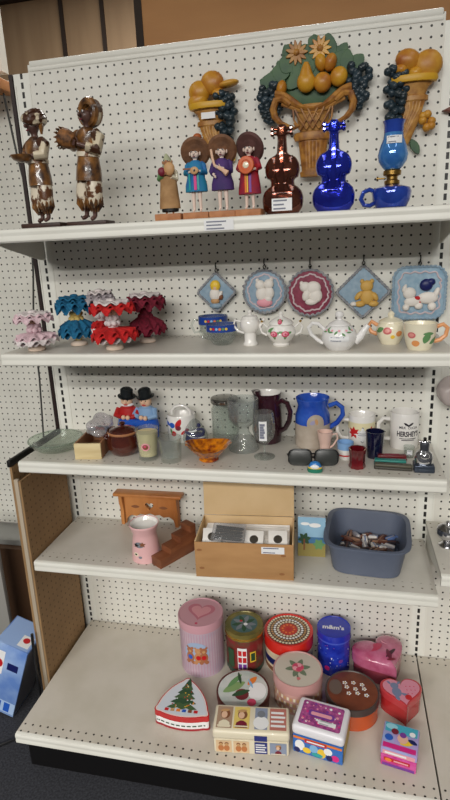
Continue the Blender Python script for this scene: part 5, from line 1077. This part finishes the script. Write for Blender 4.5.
# colourful tin with white lid
t = thing('rectangular_tin', 'white-lidded tin with purple label top and bright blue cartoon-coloured sides', 'tin', (.912, -.404, ZB), -10, 'decorative tins on the base deck')
b = MB().box((.142, .106, .062), (0, 0, .031), mat('bright blue tin', (48, 110, 190), .3, coat=.3), bev=.004); g = front(-.0532)
for x, z, w, h_, c in ((-.05, .03, .014, .018, 'white'), (-.03, .018, .012, .01, 'yellow'), (-.01, .03, .012, .014, 'sky'), (.012, .022, .012, .016, 'yellow'), (.03, .034, .012, .012, 'white'), (.05, .018, .011, .011, 'magenta'), (-.058, .012, .009, .009, 'navy'), (.0, .012, .016, .007, 'teal'), (.034, .014, .009, .01, 'navy')): b.patch(g, circ(x, z, w, ry=h_), c)
b.patch(up(g, .0004), rect(-.068, .052, .068, .06), 'orange', 1).patch(up(g, .0006), rect(-.036, .045, .026, .058), 'red', 1).patch(up(g, .0009), rect(-.03, .049, .02, .054), 'white', 1)
sd = side(.0712); b.patch(sd, rect(-.05, .005, .05, .058), mat('olive yellow side', (186, 160, 60), .4), 1)
b.build('body', t)
l = MB().box((.148, .112, .034), (0, 0, .0794), mat('white lid plastic', (228, 226, 230), .3, coat=.3), bev=.011, seg=4); f = flat(.0964)
l.patch(f, rrect(.118, .084, .006), mat('purple label', (134, 54, 120), .4, c2=(188, 92, 150), scale=110), 2)
rn = random.Random(4)
for i in range(46): l.patch(up(f, .0004), circ(rn.uniform(-.054, .054), rn.uniform(-.037, .037), rn.uniform(.002, .0045), 7), ('pink', 'white', 'magenta', 'purple')[i % 4], 1)
l.patch(up(f, .0008), rrect(.074, .022, .009), 'purple', 2).patch(up(f, .0012), rrect(.06, .012, .005), 'pink', 2); sticker(l, up(f, .0012), .05, .014, 2, .02, -.024); l.build('lid', t)

# ------------------------------------------------------------------ light, camera
w = bpy.data.worlds.new('World'); bpy.context.scene.world = w; w.use_nodes = True
w.node_tree.nodes['Background'].inputs[0].default_value = (1., .975, .93, 1); w.node_tree.nodes['Background'].inputs[1].default_value = .15
def lamp(name, loc, size, e, rot=(0, 0, 0), col=(1, .975, .93)):
    d = bpy.data.lights.new(name, 'AREA'); d.shape = 'RECTANGLE'; d.size, d.size_y = size; d.energy = e; d.color = col
    o = bpy.data.objects.new(name, d); C.objects.link(o); o.location = loc; o.rotation_euler = [math.radians(a) for a in rot]; return o
lamp('ceiling_lamp', (-.7, -1.6, 3.6), (.3, 2.4), 14)
lamp('ceiling_lamp', (1.9, -1.6, 3.6), (.3, 2.4), 14)
lamp('ceiling_lamp', (.2, -5.4, 3.6), (5, .5), 470)
lamp('ceiling_lamp', (.2, -7.4, 3.6), (6, .5), 700)
lamp('ceiling_lamp', (.5, 1.7, 3.6), (2.6, .3), 150)

cam = bpy.data.cameras.new('camera'); co = bpy.data.objects.new('camera', cam); C.objects.link(co)
cam.sensor_fit = 'VERTICAL'; cam.sensor_height = 36; cam.lens = 36*539.34/800; cam.clip_start = .05
yaw, pitch, roll = (math.radians(a) for a in (12.7461, -15.7537, 2.5806))
R = Mx.Rotation(yaw, 3, 'Z') @ Mx.Rotation(pitch, 3, 'X') @ Mx.Rotation(roll, 3, 'Y')
X, Y, Z = R.col[0].copy(), R.col[1].copy(), R.col[2].copy()
m = Mx((X, Z, -Y)).transposed().to_4x4(); m.translation = V((.9552, -1.6554, 1.56)); co.matrix_world = m
sc = bpy.context.scene; sc.camera = co
vs_ = sc.view_settings; vs_.view_transform = 'Standard'; vs_.look = 'None'; vs_.gamma = 1; vs_.use_curve_mapping = False; vs_.exposure = -.44
